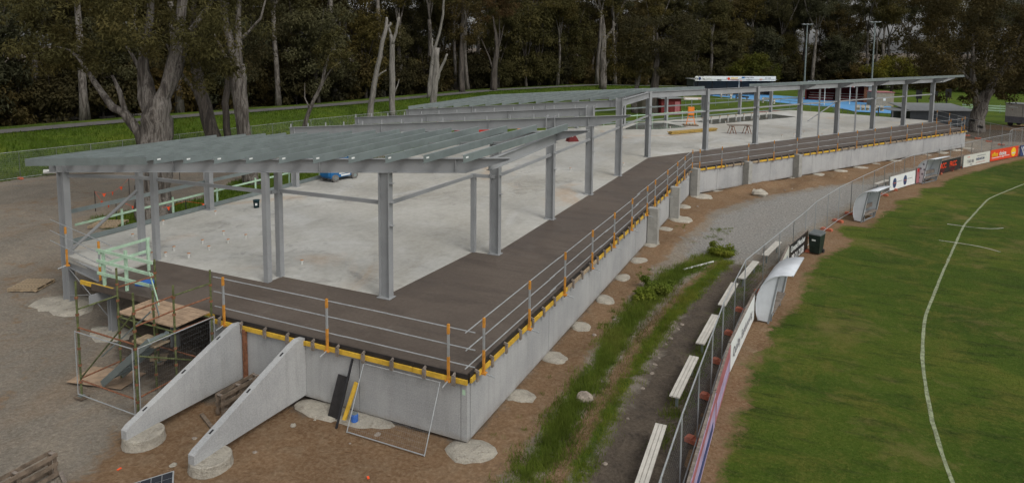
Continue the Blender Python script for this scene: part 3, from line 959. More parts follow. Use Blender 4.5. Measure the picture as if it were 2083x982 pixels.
# purlins
def purlin(a, b, dep=0.235, name='purlin'):
    o = MB().channel(Vector(a) + Vector((0, 0, dep / 2 + 0.004)), Vector(b) + Vector((0, 0, dep / 2 + 0.004)), dep, 0.075, (0, 0, 1), 0.006, 1)
    return o.build(name, 'galv', frame)
near_ends = []
for k in range(14):
    xn, xf = -9.47 - 1.268 * k, -8.64 - 1.262 * k
    a = (xn, yA(xn) - 1.14, zA(xn) + 0.012)
    b = (xf, 23.9, zB(xf) + 0.0)
    near_ends.append(a)
    p = purlin(a, b)
    t_ = 0.55
    if k < 12:
        q0 = Vector(a).lerp(Vector(b), t_) + Vector((0, 0, 0.06))
        x2, xf2 = -9.47 - 1.268 * (k + 1), -8.64 - 1.262 * (k + 1)
        q1 = Vector((x2, yA(x2) - 1.14, zA(x2))).lerp(Vector((xf2, 23.9, zB(xf2))), t_) + Vector((0, 0, 0.06))
        MB().bar(q0, q1, 0.03, 0.03).build('bridging', 'steel', frame)
    d_ = (Vector(b) - Vector(a)).normalized()
    c = Vector(a) + d_ * 0.12 + Vector((0.042, 0, 0.15))
    tg_ = MB().bar(c, c + d_ * 0.13, 0.004, 0.05).build('sticker', 'sign_white', None)
    tg_.parent = p
    tg_.location = -frame.location
# fascia channel over the left purlin ends
a, b = Vector(near_ends[9]), Vector((-26.75, yA(-26.75) - 1.14, zA(-26.75)))
MB().channel(b + Vector((0, -0.06, 0.10)), a + Vector((-0.2, -0.06, 0.12)), 0.27, 0.07).build('fascia', 'galv', frame)
MB().channel((-26.72, yA(-26.75) - 1.1, zA(-26.75) + 0.12), (-27.0, 23.9, zB(-27.0) + 0.12), 0.24, 0.07).build('fascia', 'galv', frame)
# cleats along the bare rafters
cl = MB().box((0, 0, 0.1), (0.012, 0.1, 0.2)).mesh('cleat', 'steel')
for y in R1[1:]:
    for k in range(2, 16):
        x = -8.64 - 1.262 * k
        if y > 41 and k > 2:
            continue
        share(cl, 'cleat', frame, Vector((x, y, zB(x))) - frame.location)
# second roof, R_E to the bend rafter
BI = Vector((-math.cos(math.radians(15.6)), math.sin(math.radians(15.6)), 0))
Fp = Vector((-11.52, 49.65, 0))
def zF(s):
    return 6.80 - 0.0855 * s
rafter(Fp + BI * 16.6 + Vector((0, 0, zF(16.6))), Fp + BI * 0.25 + Vector((0, 0, zF(0.25))))
for k in range(13):
    x = -12.2 - 1.262 * k
    s = 0.55 + 1.3 * k
    q = Fp + BI * s
    purlin((x, 41.45, zB(x) + 0.0), (q.x, q.y + 0.1, zF(s)))
# third roof, bend rafter to the first frame of the long wing
NI = -N2
Gp = Vector((-8.16, 55.16, 0))
rafter(Gp + NI * 16.3 + Vector((0, 0, zF(16.3))), Gp + NI * 0.25 + Vector((0, 0, zF(0.25))))
for k in range(13):
    s = 0.55 + 1.3 * k
    q = Fp + BI * s
    r = Gp + NI * s + D2 * 0.3
    purlin((q.x, q.y + 0.15, zF(s)), (r.x, r.y, zF(s)))
# long wing rafters and roof
for i, (x, y) in enumerate(W2C[2:]):
    c = Vector((x, y, 0))
    if i == 0:
        continue
    else:
        rafter(c + NI * 4.4 + Vector((0, 0, zF(4.4))), c - NI * 0.4 + Vector((0, 0, zF(-0.4))), c - NI * 1.5 + Vector((0, 0, zF(-1.5))))
Ip = Vector((W2C[3][0], W2C[3][1], 0))
Mp = Vector((W2C[7][0], W2C[7][1], 0))
for k in range(5):
    s = -1.3 + 1.3 * k
    a = Ip + NI * s - D2 * 2.2 + Vector((0, 0, zF(s)))
    b = Mp + NI * s + D2 * 4.2 + Vector((0, 0, zF(s) + 0.02))
    nseg = 4
    for j in range(nseg):
        purlin(a.lerp(b, j / nseg), a.lerp(b, (j + 1) / nseg) - D2 * 0.02)
# cantilever at the far end
rafter(Mp + D2 * -0.3 + Vector((0, 0, zF(0) - 0.03)), Mp + D2 * 2.2 + Vector((0, 0, zF(0) - 0.03)), Mp + D2 * 5.4 + Vector((0, 0, zF(0) + 0.05)))
MB().channel(Mp - NI * 1.4 + D2 * 4.2 + Vector((0, 0, zF(-1.4) + 0.11)), Mp + NI * 4.2 + D2 * 4.2 + Vector((0, 0, zF(4.2) + 0.11)), 0.2, 0.07).build('fascia', 'galv', frame)
# struts at z 5.03 along the column lines
def strut(a, b, w_=0.09, h_=0.12):
    return MB().bar(a, b, w_, h_).build('strut', 'steel', frame)
ZT = 5.03
chain = [(-26.5, 16.25, 5.03), (-23.81, 17.3, ZT), (-22.88, 17.36, ZT), (-17.31, 17.6, ZT), (-17.3, 17.95, ZT), (-12.73, 18.1, ZT), (-12.43, 23.5, ZT), (-11.53, 23.68, ZT), (-11.5, 29.7, ZT), (-11.5, 35.65, ZT), (-11.5, 41.64, ZT)] + [(x, y, ZT) for x, y in W2C]
for a, b in zip(chain[:-1], chain[1:]):
    strut(a, b)
strut((-23.8, 17.28, 4.55), (-26.5, 16.3, 2.05), 0.1, 0.1)
a, b = Vector((W2C[3][0], W2C[3][1], 3.4)), Vector((W2C[4][0], W2C[4][1], 5.0))
strut(a - N2 * 0.1 + D2 * 1.5, b - N2 * 0.1, 0.07, 0.07)
for i in (3, 4, 5):
    q = Vector((W2C[i][0], W2C[i][1], 0)).lerp(Vector((W2C[i + 1][0], W2C[i + 1][1], 0)), 0.5) if i < 5 else None
    if q is not None:
        post(q.x, q.y, ZS, 6.3, 0.15)
# wall girts on the rear-left side
for (z, m, hh) in ((3.28, 'galv', 0.16), (2.02, 'galv', 0.2)):
    for y0, y1 in zip([17.0] + LEFTY, LEFTY + [49.0]):
        MB().channel((-27.72, y0 + 0.05, z), (-27.72, y1 - 0.05, z), hh, 0.08).build('girt', m, frame)
back = [Vector((x, y, 0)) - N2 * 16.35 for (x, y) in W2C]
for z in (3.5, 2.1):
    for a, b in zip(back[1:-1], back[2:]):
        MB().channel(a + Vector((0, 0, z)), b + Vector((0, 0, z)), 0.14, 0.07).build('girt', 'galv', frame)
MB().ibeam((-26.5, 16.2, 1.62), (-22.4, 15.35, 1.62), 0.4, 0.18).build('floor_beam', 'steel', frame)
MB().box((-22.35, 14.75, 1.45), (0.04, 1.0, 0.3)).build('floor_beam', 'steel', frame)
for a, b in (((-26.4, 16.1, 1.4), (-22.6, 15.2, 0.3)), ((-26.4, 16.1, 0.3), (-22.6, 15.2, 1.3))):
    MB().tube(a, b, 0.015, 6).build('rod_brace', 'steel', frame)

# green timber rails along the left edge
tr = thing('timber_rail', 'pale green timber hand rail along the left slab edge', 'timber rail', (-27.9, 20, ZS))
MB().bar((-27.95, 17.4, 2.62), (-27.95, 48.0, 2.74), 0.035, 0.09).build('rail', 'green_timber', tr)
for y in np.arange(19.5, 48, 2.6):
    MB().box((-27.98, y, 2.35), (0.045, 0.09, 0.95)).build('rail_post', 'green_timber', tr)
bk = thing('timber_rail', 'pale green timber hand rail along the rear slab edge by the wet set-downs', 'timber rail', (back[1].x, back[1].y, ZS))
a, b = back[1] + N2 * 0.25, back[4] + N2 * 0.25
MB().bar(a + Vector((0, 0, 2.75)), b + Vector((0, 0, 2.75)), 0.035, 0.1).build('rail', 'green_timber', bk)
for k in range(8):
    q = a.lerp(b, (k + 0.5) / 8)
    MB().box((q.x, q.y, 2.4), (0.05, 0.09, 1.0)).build('rail_post', 'green_timber', bk)

# ------------------------------------------------------------------ formwork round the deck edge
def formwork(name_label, p0, p1, step, ext=True):
    p0, p1 = Vector(p0), Vector(p1)
    d = (p1 - p0).normalized()
    n = Vector((d.y, -d.x, 0))
    fw = thing('formwork', name_label, 'formwork', tuple(p0))
    L = (p1 - p0).length
    seg = 3.6
    k = 0
    s = 0.0
    while s < L - 0.05:
        e = min(L, s + seg)
        a, b = p0 + d * (s + 0.01), p0 + d * (e - 0.01)
        zz = Vector((0, 0, 1.735 + random.uniform(-0.012, 0.012)))
        m = 'raw_timber' if random.random() < 0.1 and d.y > 0.1 else 'yellow_ply'
        MB().bar(a + zz + n * 0.06, b + zz + n * 0.06, 0.05, 0.125).build('plank', m, fw)
        MB().bar(a + n * 0.012 + Vector((0, 0, 1.80)), b + n * 0.012 + Vector((0, 0, 1.80)), 0.02, 0.24).build('ply_board', 'form_ply', fw)
        s = e
    s = step * 0.3
    while s < L:
        c = p0 + d * s
        mb = MB().box(tuple(c + n * 0.115 + Vector((0, 0, 1.74))), (0.1, 0.05, 0.26), math.atan2(d.y, d.x))
        mb.bar(c + n * 0.03 + Vector((0, 0, 1.90)), c + n * 0.14 + Vector((0, 0, 1.86)), 0.04, 0.07)
        mb.build('bracket', 'grey_timber', fw)
        s += step * random.uniform(0.9, 1.1)
    return fw
formwork('yellow and black formwork boards along the front edge of the deck', (-16.6, 14.44, 0), (-7.75, 14.44, 0), 0.95)
formwork('yellow and black formwork boards along the long straight edge facing the weedy strip', (-7.79, 14.5, 0), (-7.79, 46.1, 0), 0.95)
formwork('yellow and black formwork boards along the edge beyond the bend', BEND + D2 * 0.25, BEND + D2 * 41.3, 0.95)
o = MB().bar((-23.3, 14.6, 1.83), (-16.7, 14.5, 1.8), 0.06, 0.14).build('formwork_plank', 'yellow_ply')
tag(o, 'long yellow plank jutting past the deck beside the scaffold stair', 'plank')

# ------------------------------------------------------------------ edge protection
def guardrail(label, posts, n, rails, ext0=0.4, ext1=0.4):
    posts = [Vector((p[0], p[1], 0)) for p in posts]
    n = Vector(n)
    g = thing('guardrail', label, 'guardrail', tuple(posts[0]))
    for p in posts:
        mb = MB().box((p.x, p.y, 2.0), (0.058, 0.058, 0.66))
        mb.box((p.x, p.y, 1.69), (0.16, 0.12, 0.05))
        MB().box((p.x, p.y, 3.06), (0.06, 0.06, 0.26)).build('post_head', 'orange_paint', g)
        po = mb.build('rail_post', 'orange_paint', g)
        for q in (MB().box((p.x, p.y, 2.63), (0.05, 0.05, 0.6)).build('pin', 'galv_bright'),
                  MB().tube(p + Vector((0, 0, 1.7)), p + n * 0.32 + Vector((0, 0, 1.64)), 0.02, 6).build('clamp_bar', 'galv_bright')):
            q.parent = po
            q.location = -g.location
    d = (posts[-1] - posts[0]).normalized()
    L = (posts[-1] - posts[0]).length
    for z in rails:
        s = -ext0
        while s < L + ext1 - 0.5:
            e = min(s + random.uniform(5.2, 6.6), L + ext1)
            zz = z + random.uniform(-0.015, 0.015)
            oo = random.uniform(0.03, 0.075)
            a = posts[0] + d * s - n * oo
            b = posts[0] + d * e - n * oo
            MB().tube(a + Vector((0, 0, zz)), b + Vector((0, 0, zz - random.uniform(0, 0.03))), 0.017, 8).build('rail', 'galv_bright', g)
            s = e - 0.45
    return g
RZ = (3.12, 2.66, 2.2)
guardrail('galvanised guardrail on orange posts along the front edge above the fins', [(-16.15, 14.36), (-12.2, 14.36), (-8.3, 14.36)], (0, -1, 0), RZ, 0.45, 0.75)
guardrail('long galvanised guardrail on orange posts along the straight wall with the footings', [(-7.66, y) for y in (15.1, 18.14, 21.25, 24.3, 27.33, 30.27, 33.28, 35.05, 38.19, 41.1, 43.55, 46.4)], (1, 0, 0), RZ, 0.9, 0.3)
guardrail('galvanised guardrail on orange posts along the deck beyond the bend', [BEND + D2 * t + N2 * 0.13 for t in (0.83, 3.14, 6.09, 9.13, 12.06, 14.92, 17.73, 20.63, 23.47, 26.21, 29.09, 31.85, 34.65, 37.59, 40.03)], N2, RZ, 0.8, 0.6)
guardrail('short guardrail on orange posts across the far end of the deck', [(13.75, 82.2), (12.9, 85.7), (12.2, 89.0)], (1, 0.25, 0), RZ, 0.3, 1.0)
guardrail('short guardrail on orange posts at the left front corner by the tall column', [(-25.9, 15.75), (-23.0, 15.1)], (-0.2, -1, 0), (3.2, 2.75, 2.35), 1.7, 0.9)

# ------------------------------------------------------------------ scaffold stair tower
sc = thing('scaffold_stair', 'rusty green scaffold stair tower with plywood landing beside the concrete fin', 'scaffold', (-17.6, 12.8, 0))
STD = [(-18.95, 11.72, 3.48), (-16.48, 11.68, 3.56), (-16.38, 14.1, 3.46), (-18.8, 14.1, 3.44), (-16.5, 12.92, 3.36), (-18.92, 12.92, 3.5), (-17.4, 12.95, 3.05)]
for i, (x, y, h) in enumerate(STD):
    st = MB().tube((x, y, 0.06), (x, y, h), 0.03, 8).build('standard', 'scaff_green', sc)
    for z in np.arange(0.5, h - 0.1, 0.5):
        o = MB().tube((x, y, z - 0.03), (x, y, z + 0.03), 0.05, 8).build('coupler', 'rust')
        o.parent = st
        o.location = -sc.location
    if i < 5:
        MB().box((x, y, 0.05), (0.34, 0.26, 0.05), 0.2 * i).build('sole_board', 'old_timber', sc)
        MB().box((x, y, 0.085), (0.15, 0.15, 0.012)).build('base_plate', 'galv', sc)
def ledger(a, b, z, m='scaff_green', z2=None):
    A, B_2 = STD[a], STD[b]
    MB().tube((A[0], A[1], z), (B_2[0], B_2[1], z if z2 is None else z2), 0.024, 8).build('ledger' if z2 is None else 'brace', m, sc)
for a, b, zs in ((0, 1, (0.55, 2.12)), (0, 5, (0.6, 2.65)), (1, 4, (0.6, 1.98, 2.62, 3.05)), (4, 2, (0.6, 1.98, 2.62, 3.05)), (5, 3, (0.6, 1.98, 2.9)), (3, 2, (0.6, 1.98)), (5, 4, (1.98,))):
    for j, z in enumerate(zs):
        ledger(a, b, z, 'rust' if (a + b + j) % 3 else 'scaff_green')
ledger(0, 1, 0.6, 'scaff_green', 3.0)
ledger(1, 2, 1.8, 'scaff_green', 0.6)
ledger(5, 3, 1.9, 'scaff_green', 0.5)
# landing boards
for k in range(5):
    y = 13.15 + k * 0.25
    MB().box((-17.9, y, 2.04), (2.5, 0.235, 0.04)).build('landing_board', 'plywood', sc)
# stair
for s_ in (0, 1):
    y = 12.3 + s_ * 0.62
    MB().bar((-16.75, y, 1.9), (-18.9, y, 0.16), 0.035, 0.2).build('stringer', 'galv', sc)
for k in range(8):
    t = (k + 0.5) / 8
    MB().box((-16.75 - 2.15 * t, 12.61, 1.9 - 1.74 * t + 0.05), (0.24, 0.58, 0.03)).build('tread', 'galv', sc)
MB().bar((-16.6, 12.27, 2.8), (-18.8, 12.27, 1.05), 0.035, 0.035).build('stair_rail', 'galv', sc)
MB().box((-17.3, 12.75, 1.62), (0.95, 0.5, 0.05)).build('landing_board', 'raw_timber', sc)
o = MB().box((-19.35, 12.75, 0.06), (1.9, 1.0, 0.02), 0.22).build('plywood_sheet', 'plywood')
tag(o, 'sheet of plywood lying on the gravel at the foot of the scaffold stair', 'plywood')
o = MB().box((-18.9, 14.2, 0.16), (0.5, 0.22, 0.14), 0.6).build('timber_offcut', 'raw_timber')
tag(o, 'short pale timber offcut on the ground under the scaffold', 'timber')
# green timber guard on the landing
gt = thing('timber_guard', 'pale green timber guard rails standing above the scaffold landing', 'timber guard', (-20.2, 14.2, 1.7))
for (x, y, z0, z1) in ((-22.05, 14.62, 1.9, 3.12), (-20.9, 14.62, 1.9, 3.29), (-22.05, 16.3, 1.9, 3.1)):
    MB().box((x, y, (z0 + z1) / 2), (0.07, 0.09, z1 - z0)).build('guard_post', 'green_timber', gt)
for z0, z1 in ((3.14, 3.08), (2.76, 2.68), (2.33, 2.29)):
    MB().bar((-22.3, 14.55, z0), (-19.5, 14.55, z1), 0.035, 0.1).build('guard_rail', 'green_timber', gt)
for z in (2.62, 3.06):
    MB().bar((-22.12, 14.5, z), (-22.12, 16.45, z), 0.035, 0.1).build('guard_rail', 'green_timber', gt)
for z0, z1 in ((2.75, 2.62), (2.35, 2.28)):
    MB().bar((-19.6, 14.5, z0), (-17.3, 13.05, z1), 0.03, 0.09).build('guard_rail', 'green_timber' if z0 > 2.5 else 'galv', gt)
o = MB().box((-20.9, 15.3, 1.95), (0.5, 0.4, 0.1), 0.3).build('tarp_bundle', 'blue')
tag(o, 'small folded blue tarp on the deck behind the green timber guard', 'tarp')

# ------------------------------------------------------------------ temporary mesh fencing
def fence_parts(root, wd, ht, z0=0.12, wires=True, m='galv_bright', step=0.06, rf_=0.019, r=0.0022):
    mb = MB()
    for p, q in (((0, z0), (0, ht)), ((wd, z0), (wd, ht))):
        mb.tube((p[0], 0, p[1]), (q[0], 0, q[1]), rf_, 6)
    for z in (z0 + 0.02, ht - 0.02):
        mb.tube((0, 0, z), (wd, 0, z), rf_, 6)
    fr = mb.mesh('tube_frame', m)
    wm = MB()
    n = int(wd / step)
    for k in range(1, n):
        x = wd * k / n
        wm.add([(x - r, 0, z0), (x + r, 0, z0), (x + r, 0, ht), (x - r, 0, ht)], [(0, 1, 2, 3)])
    for k in range(1, 13):
        z = z0 + (ht - z0) * k / 13
        wm.add([(0, 0.003, z - r), (wd, 0.003, z - r), (wd, 0.003, z + r), (0, 0.003, z + r)], [(0, 1, 2, 3)])
    ms = wm.mesh('wire_mesh', 'wire')
    return fr, ms
FR, MS = fence_parts(None, 2.4, 2.1)
def fence_panel(p, q, label, group=None, z=0.0):
    d = Vector((q[0] - p[0], q[1] - p[1], 0))
    t = thing('temporary_fence', label, 'fence', (p[0], p[1], z), math.atan2(d.y, d.x), group)
    a = share(FR, 'tube_frame', t)
    b = share(MS, 'wire_mesh', t)
    b['kind'] = 'stuff'
    k = d.length / 2.4
    a.scale.x = k
    b.scale.x = k
    return t
foot_mb = MB()
foot_mb.box((0, 0, 0.075), (0.22, 0.6, 0.11)).box((0, 0.18, 0.14), (0.2, 0.16, 0.04)).box((0, -0.18, 0.14), (0.2, 0.16, 0.04))
FOOT = foot_mb.mesh('fence_foot', 'fence_foot')
def fence_foot(p, rz, label, group, z=0.0):
    o = bpy.data.objects.new('ballast_block', FOOT)
    COL.objects.link(o)
    o.location = (p[0], p[1], z)
    o.rotation_euler = (0, 0, rz)
    tag(o, label, 'block', group)
def resample(P, step):
    P = [Vector((p[0], p[1], 0)) for p in P]
    out = [P[0].copy()]
    cur = P[0].copy()
    i = 1
    while i < len(P):
        d = (P[i] - cur)
        if d.length >= step:
            cur = cur + d.normalized() * step
            out.append(cur.copy())
        else:
            i += 1
    return out
NEARBY = ((18.2, 'behind the faded lilac board'), (21.3, 'behind the faded pink board'), (26.2, 'behind the long white board'), (29.1, 'behind the nearest plain curved shelter'), (33.3, 'behind the half hidden white board'), (36.9, 'behind the black board and bin'),
          (43.0, 'between the wheelie bin and the lone shelter'), (47, 'behind the lone plain curved shelter'), (53, 'between the lone shelter and the emblem board'), (58.3, 'behind the board with round emblems'), (62.3, 'behind the shelter with printed motifs'), (67.2, 'behind the black and red board'), (72.1, 'behind the cream board'), (999, 'behind the orange red board'))
def fence_run(P, label, group, flabel, fgroup, step=2.42, foot=True, z=None):
    pts = resample(P, step)
    for a, b in zip(pts[:-1], pts[1:]):
        zz = 0 if z is None else float(height(a.x, a.y))
        fence_panel(a, b, label if 'NEAR' not in label else label.replace('NEAR', next(w_ for y_, w_ in NEARBY if (a.y + b.y) / 2 < y_)), group, zz)
    if foot:
        for i, a in enumerate(pts):
            b = pts[min(i + 1, len(pts) - 1)] if i < len(pts) - 1 else pts[i - 1]
            fence_foot(a, math.atan2((b - a).y, (b - a).x) + random.uniform(-0.3, 0.3), flabel if 'NEAR' not in flabel else flabel.replace('NEAR', next(w_ for y_, w_ in NEARBY if a.y < y_)), fgroup, 0.0 if z is None else float(height(a.x, a.y)))
    return pts
fence_run([(-2.35, 9.8), (-2.5, 17), (-2.48, 23.8), (-2.2, 28.6), (-1.0, 32.9), (-0.2, 36.8), (0.35, 39.9), (1.6, 44.3), (3.4, 49.8), (5.3, 55.3), (7.2, 60.2), (11.2, 67.8), (14.4, 74), (17.6, 79.6)],
          'wire mesh temporary fence panel NEAR', 'temporary fence panels along the oval',
          'orange fence ballast block NEAR', 'orange fence feet along the oval')
fence_run([(15.2, 95.2), (15.64, 93.7), (16.94, 88.9), (18.25, 84), (19.2, 80.5)], 'wire mesh temporary fence panel beside the leaning gum and site hut', 'temporary fence panels by the site hut', 'orange ballast block near the leaning gum', 'orange fence feet by the site hut')
fence_run([(17.2, 80.2), (18.2, 83.6), (20.2, 86.2), (24, 90)], 'wire mesh temporary fence panel crossing toward the site hut', 'temporary fence panels crossing to the site hut', 'orange ballast block on the crossing fence', 'orange fence feet of the crossing fence')
fence_run([(-55.5, 20), (-53.6, 28), (-52.0, 36), (-50.3, 46), (-48.6, 58), (-45.0, 72), (-42, 86)], 'wire mesh temporary fence panel along the foot of the grassy bank', 'temporary fence panels below the bank', 'orange ballast block in the grass below the bank', 'orange fence feet below the bank', z=1)
for (x, y, z) in ((16.1, 92.0, 1.95), (16.6, 90.4, 1.4)):
    o = MB().box((x, y, z), (0.04, 1.2, 0.3), 0.25).build('fence_sign', 'black')
    tag(o, 'small black sign plate hung on the mesh fence by the gum', 'sign', 'black plates on the mesh fence')
# mesh panels clipped to the scaffold
def mesh_on(p, q, z0, z1, label):
    d = Vector((q[0] - p[0], q[1] - p[1], 0))
    t = thing('mesh_barrier', label, 'barrier', (p[0], p[1], 0), math.atan2(d.y, d.x))
    fr, ms = fence_parts(None, d.length, z1, z0, True, 'galv_bright', 0.06, 0.015, 0.0009)
    share(fr, 'tube_frame', t)
    share(ms, 'wire_mesh', t)['kind'] = 'stuff'
mesh_on((-18.98, 11.64), (-16.5, 11.6), 0.15, 2.05, 'galvanised mesh panel tied across the open side of the scaffold stair')
mesh_on((-16.38, 11.68), (-16.28, 14.1), 0.15, 2.05, 'galvanised mesh panel between the scaffold stair and the concrete fin')
# panel leaning on the front wall
t = thing('leaning_fence', 'galvanised fence panel frame leaning against the front wall', 'fence panel', (-10.93, 13.55, 0.02))
fr, ms = fence_parts(None, 2.4, 1.78, 0.02, True, 'galv_bright', 0.06, 0.015, 0.0012)
share(fr, 'tube_frame', t)
m2 = share(ms, 'wire_mesh', t)
m2['kind'] = 'stuff'
t.rotation_euler = (math.radians(-26), 0, 0.0)

# ------------------------------------------------------------------ things leaning on or lying by the front wall
o = MB().bar((-11.72, 13.95, 0.02), (-11.66, 14.36, 1.08), 0.34, 0.03, (0, -1, 0.3)).build('black_board', 'form_ply')
tag(o, 'black form board leaning on the front wall', 'board')
o = MB().bar((-11.32, 13.62, 0.02), (-11.35, 14.38, 1.62), 0.05, 0.05).build('black_bar', 'black')
tag(o, 'long thin black bar leaning on the front wall', 'bar')
o = MB().bar((-11.36, 13.98, 0.02), (-11.22, 14.37, 0.98), 0.11, 0.05, (0, -1, 0.3)).build('yellow_plank', 'yellow_ply')
tag(o, 'short yellow plank leaning on the front wall beside the black bar', 'plank')
t = thing('paint_tin', 'small blue tin on the ground by the front wall', 'tin', (-11.05, 14.05, 0.06))
MB().lathe([(0.09, 0), (0.1, 0.02), (0.1, 0.2), (0.09, 0.22)], 14).build('tin_body', 'blue', t, False)
MB().lathe([(0.085, 0.22), (0.088, 0.235), (0.02, 0.24)], 14).build('lid', 'galv', t, False)

def pallet(loc, rz, label, m='old_timber', tilt=None, n=9, w=1.15, l=1.15):
    t = thing('pallet', label, 'pallet', loc, rz)
    if tilt:
        t.rotation_euler = tilt
    bd = MB().box((0, 0, 0), (l / n * 0.72, w, 0.022)).mesh('top_board', m)
    for k in range(n):
        share(bd, 'board', t, (-l / 2 + l * (k + 0.5) / n, 0, 0.13))
    br = MB().box((0, 0, 0), (l, 0.05, 0.095)).mesh('bearer', m)
    for y in (-w / 2 + 0.05, 0, w / 2 - 0.05):
        share(br, 'bearer', t, (0, y, 0.07))
    b2 = MB().box((0, 0, 0), (0.1, w, 0.02)).mesh('bottom_board', m)
    for x in (-l / 2 + 0.06, 0, l / 2 - 0.06):
        share(b2, 'board', t, (x, 0, 0.012))
    return t
pallet((-29.5, 16.45, 0.03), 0.45, 'flat brown timber pallet lying on the gravel beside the tall corner column', 'raw_timber', w=1.2, l=1.2)
pallet((-35.6, 24.0, 0.05), 0.5, 'pale flat timber pallet in the grass under the big gum', 'raw_timber', w=1.3, l=1.6)
def crate(loc, rz, label, L=1.5, H=0.62):
    t = thing('timber_crate', label, 'crate', loc, rz)
    for y in (-0.12, 0.12):
        for z in (0.1, 0.34, 0.56):
            MB().box((0, y, z), (L, 0.025, 0.1)).build('slat', 'old_timber', t, False)
        for x in (-L / 2 + 0.05, 0, L / 2 - 0.05):
            MB().box((x, y * 0.78, 0.31), (0.08, 0.03, 0.6)).build('upright', 'old_timber', t, False)
    for x in (-L / 2 + 0.05, 0, L / 2 - 0.05):
        MB().box((x, 0, 0.585), (0.07, 0.2, 0.03)).build('spacer', 'grey_timber', t, False)
    return t
crate((-14.55, 13.35, 0.05), math.radians(88), 'brown timber crate standing on edge between the two concrete fins', 1.35, 0.6)
crate((-16.02, 8.35, 0.02), math.radians(91), 'old grey timber crate on edge on the gravel with a loose board at its end', 1.7)
o = MB().bar((-16.0, 9.3, 0.05), (-15.55, 9.12, 0.05), 0.09, 0.05).build('loose_board', 'grey_timber')
tag(o, 'loose grey board lying at the end of the old crate', 'board')
o = MB().bar((-15.1, 12.55, 0.04), (-14.3, 12.2, 0.04), 0.09, 0.05).build('loose_board', 'old_timber')
tag(o, 'loose brown board on the dirt between the concrete fins', 'board')
t = thing('solar_panel', 'small framed solar panel lying tilted on the dirt', 'solar panel', (-13.42, 9.72, 0.16))
t.rotation_euler = (math.radians(10), math.radians(-6), math.radians(48))
MB().box((0, 0, 0), (0.95, 0.62, 0.03)).build('frame', 'galv_bright', t, False)
for i in range(4):
    for j in range(3):
        MB().box((-0.34 + i * 0.226, -0.19 + j * 0.19, 0.0175), (0.215, 0.18, 0.004)).build('cell', 'solar', t, False)
MB().bar((0.2, 0.1, -0.01), (0.2, 0.1, -0.14), 0.05, 0.05).build('stand', 'galv', t, False)
# stones, rubble and litter
def stone(c, r, label, m='stone', seed=0, group=None):
    rr = random.Random(seed)
    prof = []
    mb = MB()
    n = 9
    for (k, z) in ((0.85, 0.0), (1.0, 0.35), (0.8, 0.75), (0.35, 0.95)):
        prof.append((k, z))
    mb.lathe([(r * a, r * b * 0.8) for a, b in prof], n)
    mb.v = [(v[0] * rr.uniform(0.75, 1.2), v[1] * rr.uniform(0.75, 1.2), v[2] * rr.uniform(0.8, 1.2)) for v in mb.v]
    o = mb.build('stone', m)
    o.location = (c[0], c[1], -0.02)
    o.rotation_euler = (0, 0, rr.uniform(0, 6))
    tag(o, label, 'stone', group)
stone((-5.83, 17.91), 0.26, 'brown boulder sitting at the edge of the weeds', seed=3)
stone((-3.44, 48.8), 0.55, 'flat pale boulder on the dirt below the second pier', 'footing', 4)
rr = random.Random(5)
for i in range(46):
    u = rr.random()
    if u < 0.45:
        c = (rr.uniform(-7.0, -5.9), rr.uniform(15, 44))
    elif u < 0.7:
        tt = rr.uniform(1, 30)
        q = BEND + D2 * tt + N2 * rr.uniform(0.6, 3.2)
        c = (q.x, q.y)
    else:
        c = (rr.uniform(-15, -8), rr.uniform(10.5, 14.0))
    stone(c, rr.uniform(0.035, 0.10), 'small loose stone on the brown dirt by the podium walls', rr.choice(['stone', 'stone', 'footing']), i, 'loose stones by the walls')
for i in range(16):
    yy = rr.uniform(13.5, 33)
    stone((-4.42 + 0.9 * max(0, (yy - 22) / 11) + rr.uniform(-0.06, 0.06), yy), rr.uniform(0.03, 0.085), 'pale stone in the broken kerb beside the weeds', 'stone', 100 + i, 'stones of the broken kerb')
o = MB().tube((-5.3, 30.6, 0.05), (-4.2, 32.3, 0.08), 0.045, 8).build('white_pipe', 'pvc')
tag(o, 'white plastic pipe lying on the dirt near the weeds', 'pipe')
for i, (c, r) in enumerate((((-6.8, 13.0), 0.05), ((-14.2, 9.4), 0.06), ((-14.9, 10.0), 0.05), ((-9.3, 12.3), 0.05), ((-11.0, 10.7), 0.05))):
    o = MB().box((c[0], c[1], 0.03), (r * 2, r, 0.015), i * 0.8).build('orange_scrap', 'flag')
    tag(o, 'tiny scrap of orange plastic on the ground', 'litter', 'orange scraps on the ground')

# ------------------------------------------------------------------ things on the slab
caps = [(-27.2, 20.93), (-26.42, 18.85), (-23.07, 19.55), (-23.33, 20.87), (-22.07, 20.91), (-23.32, 18.38), (-22.96, 17.71), (-22.05, 18.02), (-22.13, 19.04), (-22.18, 20.06), (-23.42, 17.49), (-17.55, 19.31), (-26.45, 23.21), (-14.92, 42.05), (-12.23, 45.5), (-2.0, 68.3), (-1.2, 70.6), (-3.0, 66.9), (0.4, 69.5), (-13.6, 68.3), (-9.2, 76.2)]
capm = MB().lathe([(0.055, 0), (0.055, 0.1), (0.065, 0.1), (0.065, 0.15)], 12).mesh('pipe', 'pvc')
lidm = MB().lathe([(0.062, 0.15), (0.062, 0.165), (0.03, 0.17)], 12).mesh('cap', 'pvc_cap')
for (x, y) in caps:
    t = thing('pipe_stub', 'short white pipe stub with brown cap rising from the slab', 'pipe stub', (x, y, ZS), 0, 'pipe stubs in the slab')
    a = share(capm, 'pipe', t)
    share(lidm, 'cap', t)
